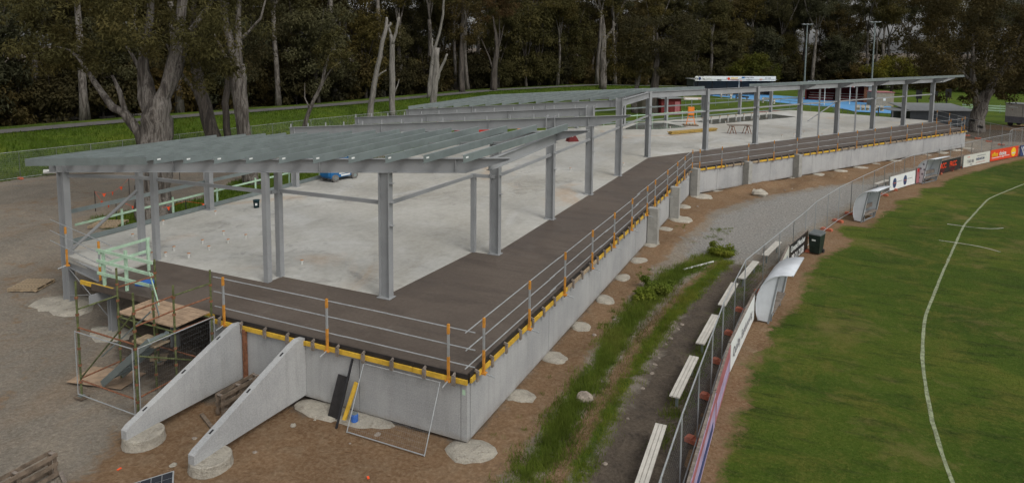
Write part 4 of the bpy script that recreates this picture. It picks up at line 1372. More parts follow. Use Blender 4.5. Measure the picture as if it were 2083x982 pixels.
for i, (x, y, m, lb) in enumerate(((-25.7, 25.1, 'sign_white', 'dark teal bucket with a white label standing on the slab'), (-25.5, 25.6, 'red', 'dark teal bucket with a red label beside the white labelled one'))):
    t = thing('bucket', lb, 'bucket', (x, y, ZS))
    MB().lathe([(0.13, 0), (0.155, 0.36), (0.165, 0.36), (0.165, 0.385)], 16).build('bucket_body', 'teal_bucket', t, False, True)
    MB().lathe([(0.168, 0.385), (0.168, 0.40), (0.05, 0.405)], 16).build('lid', 'teal_bucket', t, False)
    MB().box((0.1, -0.11, 0.2), (0.1, 0.03, 0.12), 0.75).build('label_patch', m, t, False)
# scissor lift
t = thing('scissor_lift', 'blue scissor lift with grey tyres parked at the left slab edge', 'scissor lift', (-26.6, 32.7, ZS), math.radians(78))
t.scale = (1.15, 1.15, 1.1)
MB().box((0, 0, 0.42), (1.75, 0.78, 0.42)).build('chassis', 'lift_blue', t, False)
MB().box((-0.92, 0, 0.5), (0.12, 0.7, 0.36)).build('bumper', 'lift_blue', t, False)
for x in (-0.62, 0.66):
    for y in (-0.42, 0.42):
        wh = MB().tube((x, y - 0.07, 0.2), (x, y + 0.07, 0.2), 0.2, 18).build('wheel', 'rubber', t, False)
        hb = MB().tube((x, y + (0.071 if y > 0 else -0.071), 0.2), (x, y + (0.08 if y > 0 else -0.08), 0.2), 0.1, 12).build('hub', 'galv', t, False)
        hb.parent = wh
for k in range(3):
    z = 0.68 + k * 0.1
    for s_ in (-1, 1):
        MB().bar((-0.75 * s_, -0.3, z), (0.75 * s_, -0.3, z + 0.1), 0.04, 0.06).build('scissor_arm', 'galv', t, False)
        MB().bar((-0.75 * s_, 0.3, z), (0.75 * s_, 0.3, z + 0.1), 0.04, 0.06).build('scissor_arm', 'galv', t, False)
MB().box((0, 0, 1.05), (1.8, 0.76, 0.1)).build('platform', 'lift_blue', t, False)
for x in (-0.86, -0.3, 0.3, 0.86):
    for y in (-0.36, 0.36):
        MB().box((x, y, 1.6), (0.04, 0.04, 1.05)).build('rail_post', 'lift_blue', t, False)
for z in (1.55, 2.1):
    for y in (-0.36, 0.36):
        MB().bar((-0.88, y, z), (0.88, y, z), 0.04, 0.04).build('rail', 'lift_blue', t, False)
    for x in (-0.86, 0.86):
        MB().bar((x, -0.36, z), (x, 0.36, z), 0.04, 0.04).build('rail', 'lift_blue', t, False)
MB().box((0.05, -0.395, 0.46), (0.75, 0.008, 0.16)).build('decal', 'sign_white', t, False)
MB().box((0.1, -0.396, 0.3), (0.6, 0.008, 0.09)).build('decal', 'sign_white', t, False)
# trestle table
t = thing('trestle_table', 'timber boards across two red legged trestles on the slab', 'trestle table', (-6.8, 67.1, ZS), math.radians(30))
for (x, y) in ((-0.75, 0), (0.75, 0)):
    for a in (-0.32, 0.32):
        for b in (-0.3, 0.3):
            MB().bar((x + a, y + b, 0.0), (x + a * 0.2, y + b * 0.9, 0.72), 0.05, 0.05).build('leg', 'rust', t, False)
    MB().bar((x, -0.4, 0.74), (x, 0.4, 0.74), 0.09, 0.08).build('trestle_head', 'rust', t, False)
for k in range(3):
    MB().bar((-1.15, -0.28 + 0.26 * k, 0.8 + 0.04 * (k == 2)), (1.15, -0.22 + 0.26 * k, 0.8), 0.22, 0.045).build('plank', 'grey_timber', t, False)
# material hoist on a pallet
t = thing('material_hoist', 'orange upright material hoist standing on a timber pallet', 'hoist', (-12.12, 71.4, ZS), math.radians(20))
for k in range(5):
    MB().box((-0.6 + 0.3 * k, 0, 0.12), (0.16, 1.1, 0.04)).build('pallet_board', 'raw_timber', t, False)
for y in (-0.45, 0, 0.45):
    MB().box((0, y, 0.05), (1.5, 0.1, 0.09)).build('bearer', 'old_timber', t, False)
for x in (-0.25, 0.25):
    MB().bar((x * 1.8, 0, 0.14), (x, 0, 1.1), 0.07, 0.07).build('mast_leg', 'hoist', t, False)
for z in (0.45, 0.8, 1.1):
    MB().bar((-0.32, 0, z), (0.32, 0, z), 0.06, 0.06).build('cross_bar', 'hoist', t, False)
MB().box((0, 0, 1.55), (0.62, 0.4, 0.8)).build('winch_box', 'hoist', t, False)
MB().bar((0.05, 0, 1.95), (0.05, 0, 2.75), 0.08, 0.08).build('mast', 'galv', t, False)
MB().box((0, 0, 2.8), (1.3, 0.25, 0.12)).build('fork', 'sign_white', t, False)
t = thing('beam_stack', 'yellow timber beams stacked on the slab', 'beams', (-10.9, 65.7, ZS), math.radians(56))
for j in range(2):
    for k in range(4):
        MB().box((random.uniform(-0.15, 0.15), -0.22 + 0.15 * k, 0.1 + 0.13 * j), (6.1, 0.11, 0.10)).build('beam', 'ochre_timber', t, False)
MB().box((-2, 0, 0.02), (0.1, 0.7, 0.04)).build('bearer', 'raw_timber', t, False)
MB().box((2, 0, 0.02), (0.1, 0.7, 0.04)).build('bearer', 'raw_timber', t, False)
t = thing('tool_box', 'dark red sloped box standing on the slab behind the columns', 'box', (-19.3, 54.8, ZS), 0.7)
mb = MB()
mb.add([(-0.5, -0.35, 0), (0.5, -0.35, 0), (0.5, 0.35, 0), (-0.5, 0.35, 0), (-0.35, -0.3, 0.3), (0.35, -0.3, 0.3), (0.3, 0.3, 0.55), (-0.3, 0.3, 0.55)], [(3, 2, 1, 0), (4, 5, 6, 7), (0, 1, 5, 4), (1, 2, 6, 5), (2, 3, 7, 6), (3, 0, 4, 7)])
mb.build('box_body', 'dark_red', t, False)
MB().box((0, -0.02, 0.45), (0.1, 0.1, 0.12)).build('lamp', 'sign_white', t, False)
t = thing('orange_compressor', 'orange compressor with a round white badge on the slab', 'compressor', (-24.5, 56.0, ZS), 0.4)
MB().box((0, 0, 0.42), (1.0, 0.7, 0.7)).build('housing', 'hoist', t, False)
MB().tube((0.1, -0.352, 0.5), (0.1, -0.37, 0.5), 0.2, 16).build('badge', 'sign_white', t, False)
for x in (-0.35, 0.35):
    MB().tube((x, -0.36, 0.12), (x, 0.36, 0.12), 0.12, 12).build('wheel', 'black', t, False)
# set-down edge pipes
for i in range(9):
    q = Vector((-12.0, 75.6, 0)).lerp(Vector((-5.4, 88.0, 0)), (i + 0.5) / 9)
    t = thing('pipe_stub', 'white capped pipe standing along the wet set-down', 'pipe stub', (q.x, q.y, ZS), 0, 'pipes along the wet set-down')
    share(capm, 'pipe', t).scale = (1.6, 1.6, 2.4)
    share(lidm, 'cap', t).scale = (1.6, 1.6, 2.4)

# ------------------------------------------------------------------ benches
def bench(p, q, label, group):
    p, q = Vector((p[0], p[1], 0)), Vector((q[0], q[1], 0))
    d = q - p
    L = d.length
    t = thing('bench', label, 'bench', tuple(p), math.atan2(d.y, d.x), group)
    for k in range(3):
        MB().box((L / 2, -0.1 + 0.1 * k, 0.455), (L, 0.088, 0.04)).build('slat', 'bench_alu', t, False)
    for x in (0.35, L - 0.35):
        MB().box((x, 0, 0.21), (0.07, 0.07, 0.42)).build('leg', 'galv', t, False)
        MB().box((x, 0, 0.425), (0.06, 0.3, 0.02)).build('cross_arm', 'galv', t, False)
bl = [((-3.2, 13.6), (-3.34, 16.81)), ((-3.3, 18.35), (-3.22, 21.11)), ((-3.2, 22.13), (-3.07, 24.82)), ((-3.0, 25.89), (-2.83, 28.62)), ((-2.64, 29.3), (-2.28, 32.01)), ((-1.98, 33.12), (-1.52, 35.81))]
for (a, b), lb in zip(bl, ('white slatted bench behind the faded lilac board', 'white slatted bench behind the faded pink board', 'white slatted bench behind the long white board with grey script',
                           'white slatted bench behind the nearest plain curved shelter', 'white slatted bench behind the half hidden white board', 'white slatted bench behind the black board with white lettering')):
    bench(a, b, lb, 'white slatted benches along the oval fence')
bench((3.97, 54.29), (4.9, 56.34), 'weathered white bench behind the white board with two round emblems, first of two', None)
bench((5.19, 57.1), (6.2, 59.33), 'weathered white bench behind the white board with two round emblems, by the patterned shelter', None)

# ------------------------------------------------------------------ advertising boards
def text_mesh(body, size, m, name='lettering', bold=0.0, sx=1.0):
    cu = bpy.data.curves.new('txt', 'FONT')
    cu.body = body
    cu.size = size
    cu.extrude = 0.002
    cu.offset = bold
    ob = bpy.data.objects.new('txt', cu)
    COL.objects.link(ob)
    dg = bpy.context.evaluated_depsgraph_get()
    me = bpy.data.meshes.new_from_object(ob.evaluated_get(dg))
    bpy.data.objects.remove(ob)
    bpy.data.curves.remove(cu)
    me.materials.clear()
    me.materials.append(MATS[m])
    o = bpy.data.objects.new(name, me)
    COL.objects.link(o)
    o.scale.x = sx
    return o
def put_text(t, body, x, z, size, m, bold=0.0, sx=1.0, y=-0.03, rot=0.0):
    o = text_mesh(body, size, m, 'lettering', bold, sx)
    o['kind'] = 'stuff'
    o.parent = t
    o.location = (x, y, z)
    o.rotation_euler = (math.radians(90), rot, 0)
    return o
def disc(t, x, z, rx, rz_, m, y=-0.028, name='emblem', n=24):
    mb = MB()
    vs = [(x + rx * math.cos(2 * math.pi * k / n), y, z + rz_ * math.sin(2 * math.pi * k / n)) for k in range(n)]
    mb.add(vs + [(v[0], y + 0.004, v[2]) for v in vs], [tuple(range(n)), tuple(reversed(range(n, 2 * n)))] + [(k, n + k, n + (k + 1) % n, (k + 1) % n) for k in range(n)])
    return mb.build(name, m, t, False)
def board(p, q, label, m, h=0.92, z0=0.1, rail=True, name='advertising_board'):
    p, q = Vector((p[0], p[1], 0)), Vector((q[0], q[1], 0))
    d = q - p
    L = d.length
    t = thing(name, label, 'sign', tuple(p), math.atan2(d.y, d.x))
    MB().box((L / 2, 0, z0 + h / 2), (L, 0.03, h)).build('face', m, t, False)
    for x in (0.04, L - 0.04):
        MB().box((x, 0.05, (z0 + h) / 2 + 0.02), (0.06, 0.06, z0 + h + 0.04)).build('support_post', 'galv', t, False)
    if rail:
        MB().box((L / 2, 0.03, z0 + h + 0.03), (L, 0.07, 0.05)).build('top_rail', 'grey_timber', t, False)
    return t, L
t, L = board((-2.1, 13.0), (-2.15, 18.0), 'faded lilac and pink advertising board on the oval fence beside the benches', 'sign_lilac')
MB().box((L * 0.5, -0.02, 0.9), (L * 0.98, 0.008, 0.2)).build('print_band', 'sign_pink', t, False)
MB().box((L * 0.6, -0.02, 0.35), (L * 0.6, 0.008, 0.22)).build('print_band', 'sign_navy', t, False)
t, L = board((-2.15, 18.05), (-2.15, 21.2), 'faded pink advertising board between the lilac and the long white boards', 'sign_pink')
MB().box((L * 0.5, -0.02, 0.45), (L * 0.9, 0.008, 0.4)).build('print_band', 'sign_lilac', t, False)
t, L = board((-2.15, 21.3), (-1.85, 26.0), 'long white advertising board with grey script beside the nearest curved shelter', 'sign_white')
put_text(t, 'Quality  Earthmoving', 0.35, 0.42, 0.44, 'sign_grey', 0, 1.0)
t, L = board((-1.25, 29.2), (-0.95, 33.2), 'white advertising board half hidden by the curved shelter', 'sign_cream')
put_text(t, 'CHALET', 1.6, 0.4, 0.5, 'sign_navy', 0.01)
t, L = board((-0.93, 33.3), (-0.2, 36.5), 'black advertising board with white lettering beside the wheelie bin', 'sign_black')
put_text(t, 'Ground Member', 0.12, 0.66, 0.40, 'sign_white', 0.006, 0.92)
put_text(t, '08 21 2108', 0.3, 0.16, 0.46, 'sign_white', 0.008, 1.05)
t, L = board((4.84, 54.0), (6.8, 57.9), 'white advertising board with two round blue emblems', 'sign_white', 1.0)
for x in (0.75, 2.55):
    disc(t, x, 0.58, 0.3, 0.36, 'sign_navy')
    MB().box((x + 0.02, -0.033, 0.58), (0.42, 0.006, 0.03)).build('emblem_bar', 'sign_orange', t, False)
    MB().box((x + 0.02, -0.033, 0.58), (0.05, 0.006, 0.5)).build('emblem_bar', 'scaff_green', t, False)
    MB().box((x + 0.85, -0.02, 0.62), (0.85, 0.006, 0.035)).build('print_line', 'sign_grey', t, False)
t, L = board((6.9, 58.0), (7.15, 58.5), 'narrow dark pink board with a red square beside the patterned shelter', 'sign_pink', 1.1)
MB().box((L / 2, -0.02, 1.05), (0.3, 0.01, 0.25)).build('print_patch', 'red', t, False)
t, L = board((8.75, 62.6), (11.1, 66.9), 'black advertising board with two blocks of red lettering', 'sign_black', 1.0)
for x in (0.5, 2.6):
    put_text(t, 'FRCC', x, 0.5, 0.58, 'sign_red', 0.02, 1.0)
    put_text(t, 'CLUB', x + 0.1, 0.2, 0.26, 'dark_red', 0.01, 1.6)
t, L = board((11.4, 67.5), (14.1, 72.0), 'cream advertising board with a grey name and phone number', 'sign_cream', 1.0)
put_text(t, 'TALLAR', 0.7, 0.42, 0.36, 'sign_grey', 0.004)
put_text(t, '0428 655 241', 2.45, 0.5, 0.30, 'sign_navy', 0.004)
put_text(t, 'www', 1.2, 0.2, 0.22, 'sign_grey')
MB().box((0.95, -0.02, 0.92), (0.5, 0.006, 0.05)).build('logo_roof', 'sign_red', t, False)
MB().box((3.5, -0.02, 0.88), (1.7, 0.006, 0.05)).build('print_line', 'sign_grey', t, False)
MB().box((3.4, -0.02, 0.3), (1.8, 0.006, 0.04)).build('print_line', 'sign_pink', t, False)
t, L = board((14.2, 72.3), (17.3, 77.2), 'bright orange red advertising board reading officechoice with a yellow disc', 'sign_red', 1.0)
put_text(t, 'office', 0.25, 0.5, 0.55, 'sign_yellow', 0.012)
put_text(t, 'choice', 1.72, 0.5, 0.55, 'sign_white', 0.012)
MB().box((1.3, -0.02, 0.36), (2.0, 0.006, 0.05)).build('print_line', 'sign_white', t, False)
MB().box((3.4, -0.02, 0.40), (1.1, 0.006, 0.05)).build('print_line', 'sign_white', t, False)
disc(t, 2.55, 0.36, 0.14, 0.08, 'sign_white', name='logo_smile')
disc(t, 4.75, 0.6, 0.5, 0.42, 'sign_yellow', name='yellow_disc')
MB().box((4.75, -0.034, 0.5), (0.7, 0.006, 0.12)).build('print_line', 'sign_cream', t, False)
t, L = board((17.5, 77.3), (20.4, 81.6), 'navy board with interlocking white diagonal stripes', 'sign_navy', 1.0)
for k in range(4):
    for s_ in (-1, 1):
        x = 0.35 + k * 0.33
        MB().bar((x + 0.2 * s_, -0.025 - 0.002 * (s_ > 0), 0.95), (x + 0.85 + 0.0 * s_ - 0.4, -0.025 - 0.002 * (s_ > 0), 0.2 + 0.1 * s_), 0.012, 0.08, (0, 0, 1)).build('stripe', 'sign_white', t, False)
# plain rail where no boards hang
def rail_fence(P, label):
    t = thing('oval_rail', label, 'rail', (P[0][0], P[0][1], 0))
    for a, b in zip(P[:-1], P[1:]):
        MB().bar((a[0], a[1], 1.03), (b[0], b[1], 1.03), 0.06, 0.06).build('rail', 'grey_timber', t)
        MB().box((a[0], a[1], 0.5), (0.08, 0.08, 1.0)).build('support_post', 'grey_timber', t)
rail_fence([(-1.88, 26.1), (-1.7, 27.6), (-1.27, 29.1)], 'weathered rail behind the nearest curved shelter')
rail_fence([(-2.05, 8.0), (-2.06, 10.4), (-2.09, 12.9)], 'weathered rail running on past the lilac board')

# ------------------------------------------------------------------ curved interchange shelters
def dugout(loc, rz, label, L=2.3, deco=False):
    """local x forward (to the field), y along"""
    t = thing('curved_shelter', label, 'shelter', loc, rz)
    prof = [(0.10, 0.06), (0.02, 0.35), (0.0, 0.7), (0.05, 1.05), (0.17, 1.38), (0.36, 1.64), (0.6, 1.82), (0.9, 1.93), (1.25, 1.99)]
    th = 0.03
    # roof shell
    mb = MB()
    n = len(prof)
    for y in (-0.06, L + 0.06):
        mb.v += [(p[0] - 0.02, y, p[1] + 0.02) for p in prof] + [(p[0] - 0.02 + th, y, p[1] + 0.02 - th) for p in prof]
    N = 2 * n
    for k in range(n - 1):
        mb.f += [(k, N + k, N + k + 1, k + 1), (n + k + 1, N + n + k + 1, N + n + k, n + k), (k, k + 1, n + k + 1, n + k), (N + n + k, N + n + k + 1, N + k + 1, N + k)]
    mb.f += [(n - 1, N + n - 1, N + 2 * n - 1, 2 * n - 1), (0, n, N + n, N)]
    mb.build('roof_shell', 'dugout_white', t, False, True)
    side = prof[:7] + [(0.72, 1.86), (0.72, 1.4), (0.6, 0.5), (0.42, 0.06)]
    for y in (0.0, L - 0.025):
        m2_ = MB()
        k = len(side)
        m2_.add([(p[0], y, p[1]) for p in side] + [(p[0], y + 0.025, p[1]) for p in side],
                [tuple(range(k)), tuple(reversed(range(k, 2 * k)))] + [(i, k + i, k + (i + 1) % k, (i + 1) % k) for i in range(k)])
        sp_ = m2_.build('side_panel', 'dugout_white', t, False)
        MB().bar((0.75, y + 0.012, 1.86), (0.45, y + 0.012, 0.0), 0.05, 0.06).build('front_post', 'dugout_grey', t, False)
        if deco and y == 0.0:
            for (px, pz) in ((0.15, 0.8), (0.3, 1.15), (0.48, 1.5), (0.42, 0.75), (0.22, 0.45), (0.55, 1.1)):
                disc(t, px, pz, 0.07, 0.08, 'sign_grey', y=-0.006, name='printed_motif', n=10)
    for (x, z) in ((0.5, 0.45), (0.28, 0.75)):
        MB().box((x, L / 2, z), (0.3 if z < 0.6 else 0.04, L - 0.1, 0.04 if z < 0.6 else 0.25)).build('seat' if z < 0.6 else 'backrest', 'grey_timber', t, False)
    for y in (0.3, L - 0.3):
        MB().box((0.5, y, 0.21), (0.05, 0.05, 0.42)).build('leg', 'dugout_grey', t, False)
    MB().bar((1.22, -0.06, 1.97), (1.22, L + 0.06, 1.97), 0.05, 0.05).build('front_beam', 'dugout_grey', t, False)
    MB().bar((0.44, 0.0, 0.04), (0.44, L, 0.04), 0.05, 0.05).build('base_rail', 'dugout_grey', t, False)
    return t
dugout((-1.78, 26.0, 0.02), -0.12, 'plain pale curved shelter between the long white board and the black board', 2.4)
dugout((2.15, 43.9, 0.02), -0.40, 'plain pale curved shelter standing alone past the wheelie bin', 2.1)
dugout((6.95, 58.6, 0.02), -0.52, 'curved shelter with printed motifs beside the board with round emblems', 2.4, True)

# ------------------------------------------------------------------ wheelie bin
t = thing('wheelie_bin', 'dark green wheelie bin with grey lid beside the black board', 'bin', (0.22, 36.15, 0.03), math.radians(-20))
mb = MB()
mb.add([(-0.23, -0.25, 0.05), (0.23, -0.25, 0.05), (0.23, 0.22, 0.05), (-0.23, 0.22, 0.05), (-0.29, -0.34, 0.97), (0.29, -0.34, 0.97), (0.29, 0.33, 0.97), (-0.29, 0.33, 0.97)],
       [(3, 2, 1, 0), (4, 5, 6, 7), (0, 1, 5, 4), (1, 2, 6, 5), (2, 3, 7, 6), (3, 0, 4, 7)])
mb.build('bin_body', 'bin_green', t, False)
mb = MB()
mb.add([(-0.3, -0.37, 0.97), (0.3, -0.37, 0.97), (0.3, 0.37, 0.99), (-0.3, 0.37, 0.99), (-0.28, -0.34, 1.03), (0.28, -0.34, 1.03), (0.26, 0.32, 1.1), (-0.26, 0.32, 1.1)],
       [(3, 2, 1, 0), (4, 5, 6, 7), (0, 1, 5, 4), (1, 2, 6, 5), (2, 3, 7, 6), (3, 0, 4, 7)])
mb.build('lid', 'bin_lid', t, False)
for s_ in (-1, 1):
    MB().tube((0.22 * s_, 0.26, 0.1), (0.28 * s_, 0.26, 0.1), 0.1, 14).build('wheel', 'black', t, False)
MB().tube((-0.26, 0.38, 0.95), (0.26, 0.38, 0.95), 0.02, 8).build('handle', 'bin_green', t, False)
MB().box((-0.03, -0.318, 0.7), (0.18, 0.012, 0.08)).build('sticker', 'sign_white', t, False)

# ------------------------------------------------------------------ bunting by the big gum
for nm, (pts) in (('bunting of orange flags strung round the patch under the big gum', [(-39.4, 25.8), (-41.2, 29.3), (-41.6, 33.5), (-41.9, 38.0), (-40.5, 43.0), (-38, 48)]), ('bunting of orange flags strung along the slab side of the big gum', [(-39.4, 25.8), (-36.2, 24.9), (-32.5, 26.5), (-30.6, 31), (-30.4, 38), (-31, 46)])):
    t = thing('bunting', nm, 'bunting', (pts[0][0], pts[0][1], 0))
    for i, p in enumerate(pts):
        MB().tube((p[0], p[1], 0), (p[0], p[1], 1.25), 0.022, 6).build('stake', 'black', t)
    fm = MB().add([(-0.1, 0, 0), (0.1, 0, 0), (0.02, 0.012, -0.2), (-0.02, 0.012, -0.2)], [(0, 1, 2, 3)]).add([(-0.1, 0.016, 0), (0.1, 0.016, 0), (0.02, 0.028, -0.2), (-0.02, 0.028, -0.2)], [(3, 2, 1, 0)]).mesh('flag', 'flag')
    for a, b in zip(pts[:-1], pts[1:]):
        A, Bq = Vector((a[0], a[1], 1.2)), Vector((b[0], b[1], 1.2))
        n = max(3, int((Bq - A).length / 0.9))
        prev = A
        for k in range(1, n + 1):
            s_ = k / n
            q = A.lerp(Bq, s_) - Vector((0, 0, 0.45 * 4 * s_ * (1 - s_)))
            MB().tube(prev, q, 0.006, 4).build('string', 'flag', t)
            if k < n:
                o = share(fm, 'flag', t, q - t.location, random.uniform(0, 3))
            prev = q
# pipes lying at the bank foot
for (a, b, lb) in (((-53.0, 30.9, 0.35), (-49.5, 34.0, 0.3), 'long white pipe lying in the grass at the foot of the bank, by the gravel'), ((-49.5, 35.2, 0.4), (-46.5, 38.0, 0.35), 'second white pipe lying further along the grass at the foot of the bank')):
    o = MB().tube(a, b, 0.17, 12).build('pipe', 'pvc')
    tag(o, lb, 'pipe')
# vehicles half hidden behind the rafters
def car(loc, rz, label, m):
    t = thing('parked_car', label, 'car', loc, rz)
    pr = [(-2.2, 0.35), (-2.2, 0.85), (-1.9, 0.98), (-1.3, 1.02), (-0.7, 1.5), (0.9, 1.52), (1.5, 1.05), (2.1, 0.95), (2.25, 0.6), (2.2, 0.35)]
    mb = MB()
    n = len(pr)
    mb.add([(p[0], -0.86 + 0.12 * (p[1] > 1.2), p[1]) for p in pr] + [(p[0], 0.86 - 0.12 * (p[1] > 1.2), p[1]) for p in pr], [tuple(reversed(range(n))), tuple(range(n, 2 * n))] + [(k, (k + 1) % n, n + (k + 1) % n, n + k) for k in range(n)])
    mb.build('body', m, t, False)
    for s_ in (-1, 1):
        MB().add([(-1.1, 0.862 * s_, 1.04), (1.25, 0.862 * s_, 1.06), (0.85, 0.76 * s_, 1.44), (-0.6, 0.76 * s_, 1.43)], [(0, 1, 2, 3) if s_ < 0 else (3, 2, 1, 0)]).build('window', 'black', t, False)
    MB().add([(1.46, -0.7, 1.1), (1.46, 0.7, 1.1), (0.98, 0.66, 1.48), (0.98, -0.66, 1.48)], [(0, 1, 2, 3)]).build('windscreen', 'black', t, False)
    for x in (-1.35, 1.4):
        for y in (-0.8, 0.8):
            w_ = MB().tube((x, y - 0.1, 0.32), (x, y + 0.1, 0.32), 0.32, 16).build('wheel', 'black', t, False)
    for y in (-0.6, 0.6):
        MB().box((2.23, y, 0.72), (0.04, 0.3, 0.12)).build('headlight', 'sign_white', t, False)
car((-37.5, 59.5, 0.05), 0.9, 'white car parked behind the rafters beyond the slab', 'sign_white')
car((-33.8, 64.5, 0.05), 1.0, 'red car parked behind the rafters beyond the slab', 'red')

# ------------------------------------------------------------------ courts, shelters, sheds behind the long wing
t = thing('spectator_shelter', 'long dark open shelter with a white sponsor fascia behind the blue court', 'shelter', (-23.1, 139.0, 0), math.atan2(9.0, 14.6))
Ls = 17.2
MB().box((Ls / 2, 4.0, 1.6), (Ls, 0.15, 3.2)).build('back_wall', 'shed_grey', t, False)
for x in (0.1, Ls - 0.1):
    MB().box((x, 2.2, 1.6), (0.15, 3.5, 3.2)).build('side_wall', 'shed_grey', t, False)
MB().box((Ls / 2, 2.0, 3.35), (Ls + 0.6, 4.6, 0.12)).build('roof', 'shed_roof', t, False)
for k in range(6):
    MB().box((0.8 + k * (Ls - 1.6) / 5, 0.3, 1.65), (0.16, 0.16, 3.3)).build('support_post', 'black', t, False)
MB().box((Ls / 2, -0.25, 3.55), (Ls, 0.1, 0.95)).build('fascia', 'sign_white', t, False)
MB().box((Ls / 2, 2.4, 0.35), (Ls - 0.5, 0.5, 0.06)).build('seat', 'grey_timber', t, False)
for (bd, x, z, s_, m) in (('H', 0.1, 3.45, 0.5, 'sign_black'), ('Pauline', 2.2, 3.45, 0.42, 'sign_cream'), ('1', 6.55, 3.4, 0.6, 'sign_black'), ('FRUIT', 7.6, 3.42, 0.55, 'sign_yellow'), ('Refrigeration', 10.6, 3.62, 0.36, 'sign_grey'), ('Services', 10.9, 3.2, 0.34, 'sign_grey'), ('0411 0488', 14.9, 3.55, 0.28, 'sign_grey')):
    put_text(t, bd, x, z, s_, m, 0.01, y=-0.32)
disc(t, 0.95, 3.55, 0.3, 0.33, 'sign_navy', -0.31)
disc(t, 7.1, 3.5, 0.28, 0.3, 'sign_red', -0.31)
disc(t, 9.9, 3.55, 0.1, 0.3, 'scaff_green', -0.31)
MB().box((10.2, -0.31, 3.75), (0.6, 0.02, 0.35)).build('logo_block', 'lift_blue', t, False)
for k in range(5):
    a_ = math.pi * (k + 0.5) / 5
    MB().bar((14.0, -0.31, 3.2), (14.0 + 0.5 * math.cos(a_), -0.31, 3.2 + 0.5 * math.sin(a_)), 0.02, 0.06, (0, 1, 0)).build('logo_ray', 'sign_orange', t, False)
MB().box((5.1, -0.31, 3.22), (0.9, 0.02, 0.18)).build('print_patch', 'sign_black', t, False)
MB().box((8.4, -0.31, 3.24), (1.9, 0.02, 0.12)).build('print_line', 'sign_pink', t, False)

t = thing('red_grandstand', 'dark red open stand with tiered white seats at the edge of the blue court', 'grandstand', (-2.6, 139.6, 0), math.radians(-6))
Lg = 11.5
MB().box((Lg / 2, 4.2, 1.5), (Lg, 0.15, 3.0)).build('back_wall', 'dark_red', t, False)
for x in (0.1, Lg * 0.48, Lg - 0.1):
    MB().box((x, 2.2, 1.5), (0.15, 4.0, 3.0)).build('side_wall', 'dark_red', t, False)
MB().box((Lg / 2, 2.1, 3.1), (Lg + 0.5, 4.8, 0.12)).build('roof', 'shed_roof', t, False)
MB().box((Lg * 0.3, -0.35, 3.45), (Lg * 0.55, 0.1, 0.85)).build('fascia', 'sign_black', t, False)
MB().box((Lg * 0.79, -0.35, 3.35), (Lg * 0.42, 0.1, 0.6)).build('fascia', 'sign_white', t, False)
put_text(t, 'mitchell', 0.5, 3.4, 0.6, 'sign_white', 0.02, y=-0.42)
put_text(t, 'REAL ESTATE', 3.6, 3.5, 0.38, 'sign_white', 0.01, y=-0.42)
put_text(t, 'Denton', 7.0, 3.3, 0.36, 'sign_navy', 0.01, y=-0.42)
for k in range(3):
    for x0 in (0.5, Lg * 0.52):
        MB().box((x0 + 2.2, 1.2 + k * 0.9, 0.5 + k * 0.42), (4.3, 0.35, 0.06)).build('seat_plank', 'off_white', t, False)
        MB().box((x0 + 2.2, 1.4 + k * 0.9, 0.24 + k * 0.21), (4.2, 0.5, 0.44 + k * 0.42)).build('riser', 'dark_red', t, False)
for x, m in ((Lg - 0.5, 'off_white'), (Lg + 0.1, 'sign_pink'), (Lg - 1.2, 'rust')):
    MB().box((x, -0.1, 1.5), (0.55, 0.12, 3.0)).build('end_panel', m, t, False)
t = thing('block_store', 'pale block work store with an orange capping beside the red stand', 'store', (8.7, 131.0, 0), 0.4)
MB().box((1.6, 1.4, 1.2), (3.2, 2.8, 2.4)).build('wall', 'brick_block', t, False)
MB().box((1.6, 1.4, 2.46), (3.4, 3.0, 0.12)).build('capping', 'sign_pink', t, False)
MB().box((1.6, -0.01, 1.3), (0.4, 0.04, 0.6)).build('meter_box', 'sign_white', t, False)
t = thing('red_shed', 'small dark red shed with a pale roof behind the rear columns', 'shed', (-20.9, 98.2, 0), 0.75)
MB().box((1.6, 1.5, 1.2), (3.3, 3.0, 2.4)).build('wall', 'dark_red', t, False)
MB().box((1.6, 1.4, 2.5), (4.0, 3.8, 0.1)).build('roof', 'shed_roof', t, False)
MB().box((2.6, -0.03, 1.0), (0.8, 0.06, 1.9)).build('door', 'sign_pink', t, False)
t = thing('toilet_block', 'beige wall of a small block behind the dark trunk', 'block', (-24.0, 99.5, 0), 0.6)
MB().box((1.2, 1.2, 1.15), (2.4, 2.4, 2.3)).build('wall', 'brick_block', t, False)
MB().box((1.2, 1.2, 2.36), (2.8, 2.8, 0.1)).build('roof', 'shed_roof', t, False)
t = thing('grey_shed', 'low dark grey shed with pale roof behind the end of the podium', 'shed', (10.9, 101.5, 0), math.radians(20))
MB().box((3.8, 2.6, 0.98), (7.6, 5.2, 1.95)).build('wall', 'shed_grey', t, False)
mb = MB().add([(-0.3, -0.5, 1.98), (8.0, -0.5, 2.05), (8.0, 5.6, 2.5), (-0.3, 5.6, 2.5), (-0.3, -0.5, 2.06), (8.0, -0.5, 2.13), (8.0, 5.6, 2.58), (-0.3, 5.6, 2.58)], [(3, 2, 1, 0), (4, 5, 6, 7), (0, 1, 5, 4), (1, 2, 6, 5), (2, 3, 7, 6), (3, 0, 4, 7)])
mb.build('roof', 'shed_roof', t, False)
MB().box((-1.4, 1.6, 2.0), (2.4, 4.4, 0.08)).build('lean_to_roof', 'shed_roof', t, False)
for y in (-0.4, 3.6):
    MB().box((-2.4, y, 0.98), (0.12, 0.12, 1.95)).build('support_post', 'steel', t, False)
t = thing('site_hut', 'white site hut with grey lower panels beside the mesh fence', 'site hut', (22.4, 107.6, 0.45), math.radians(-38))
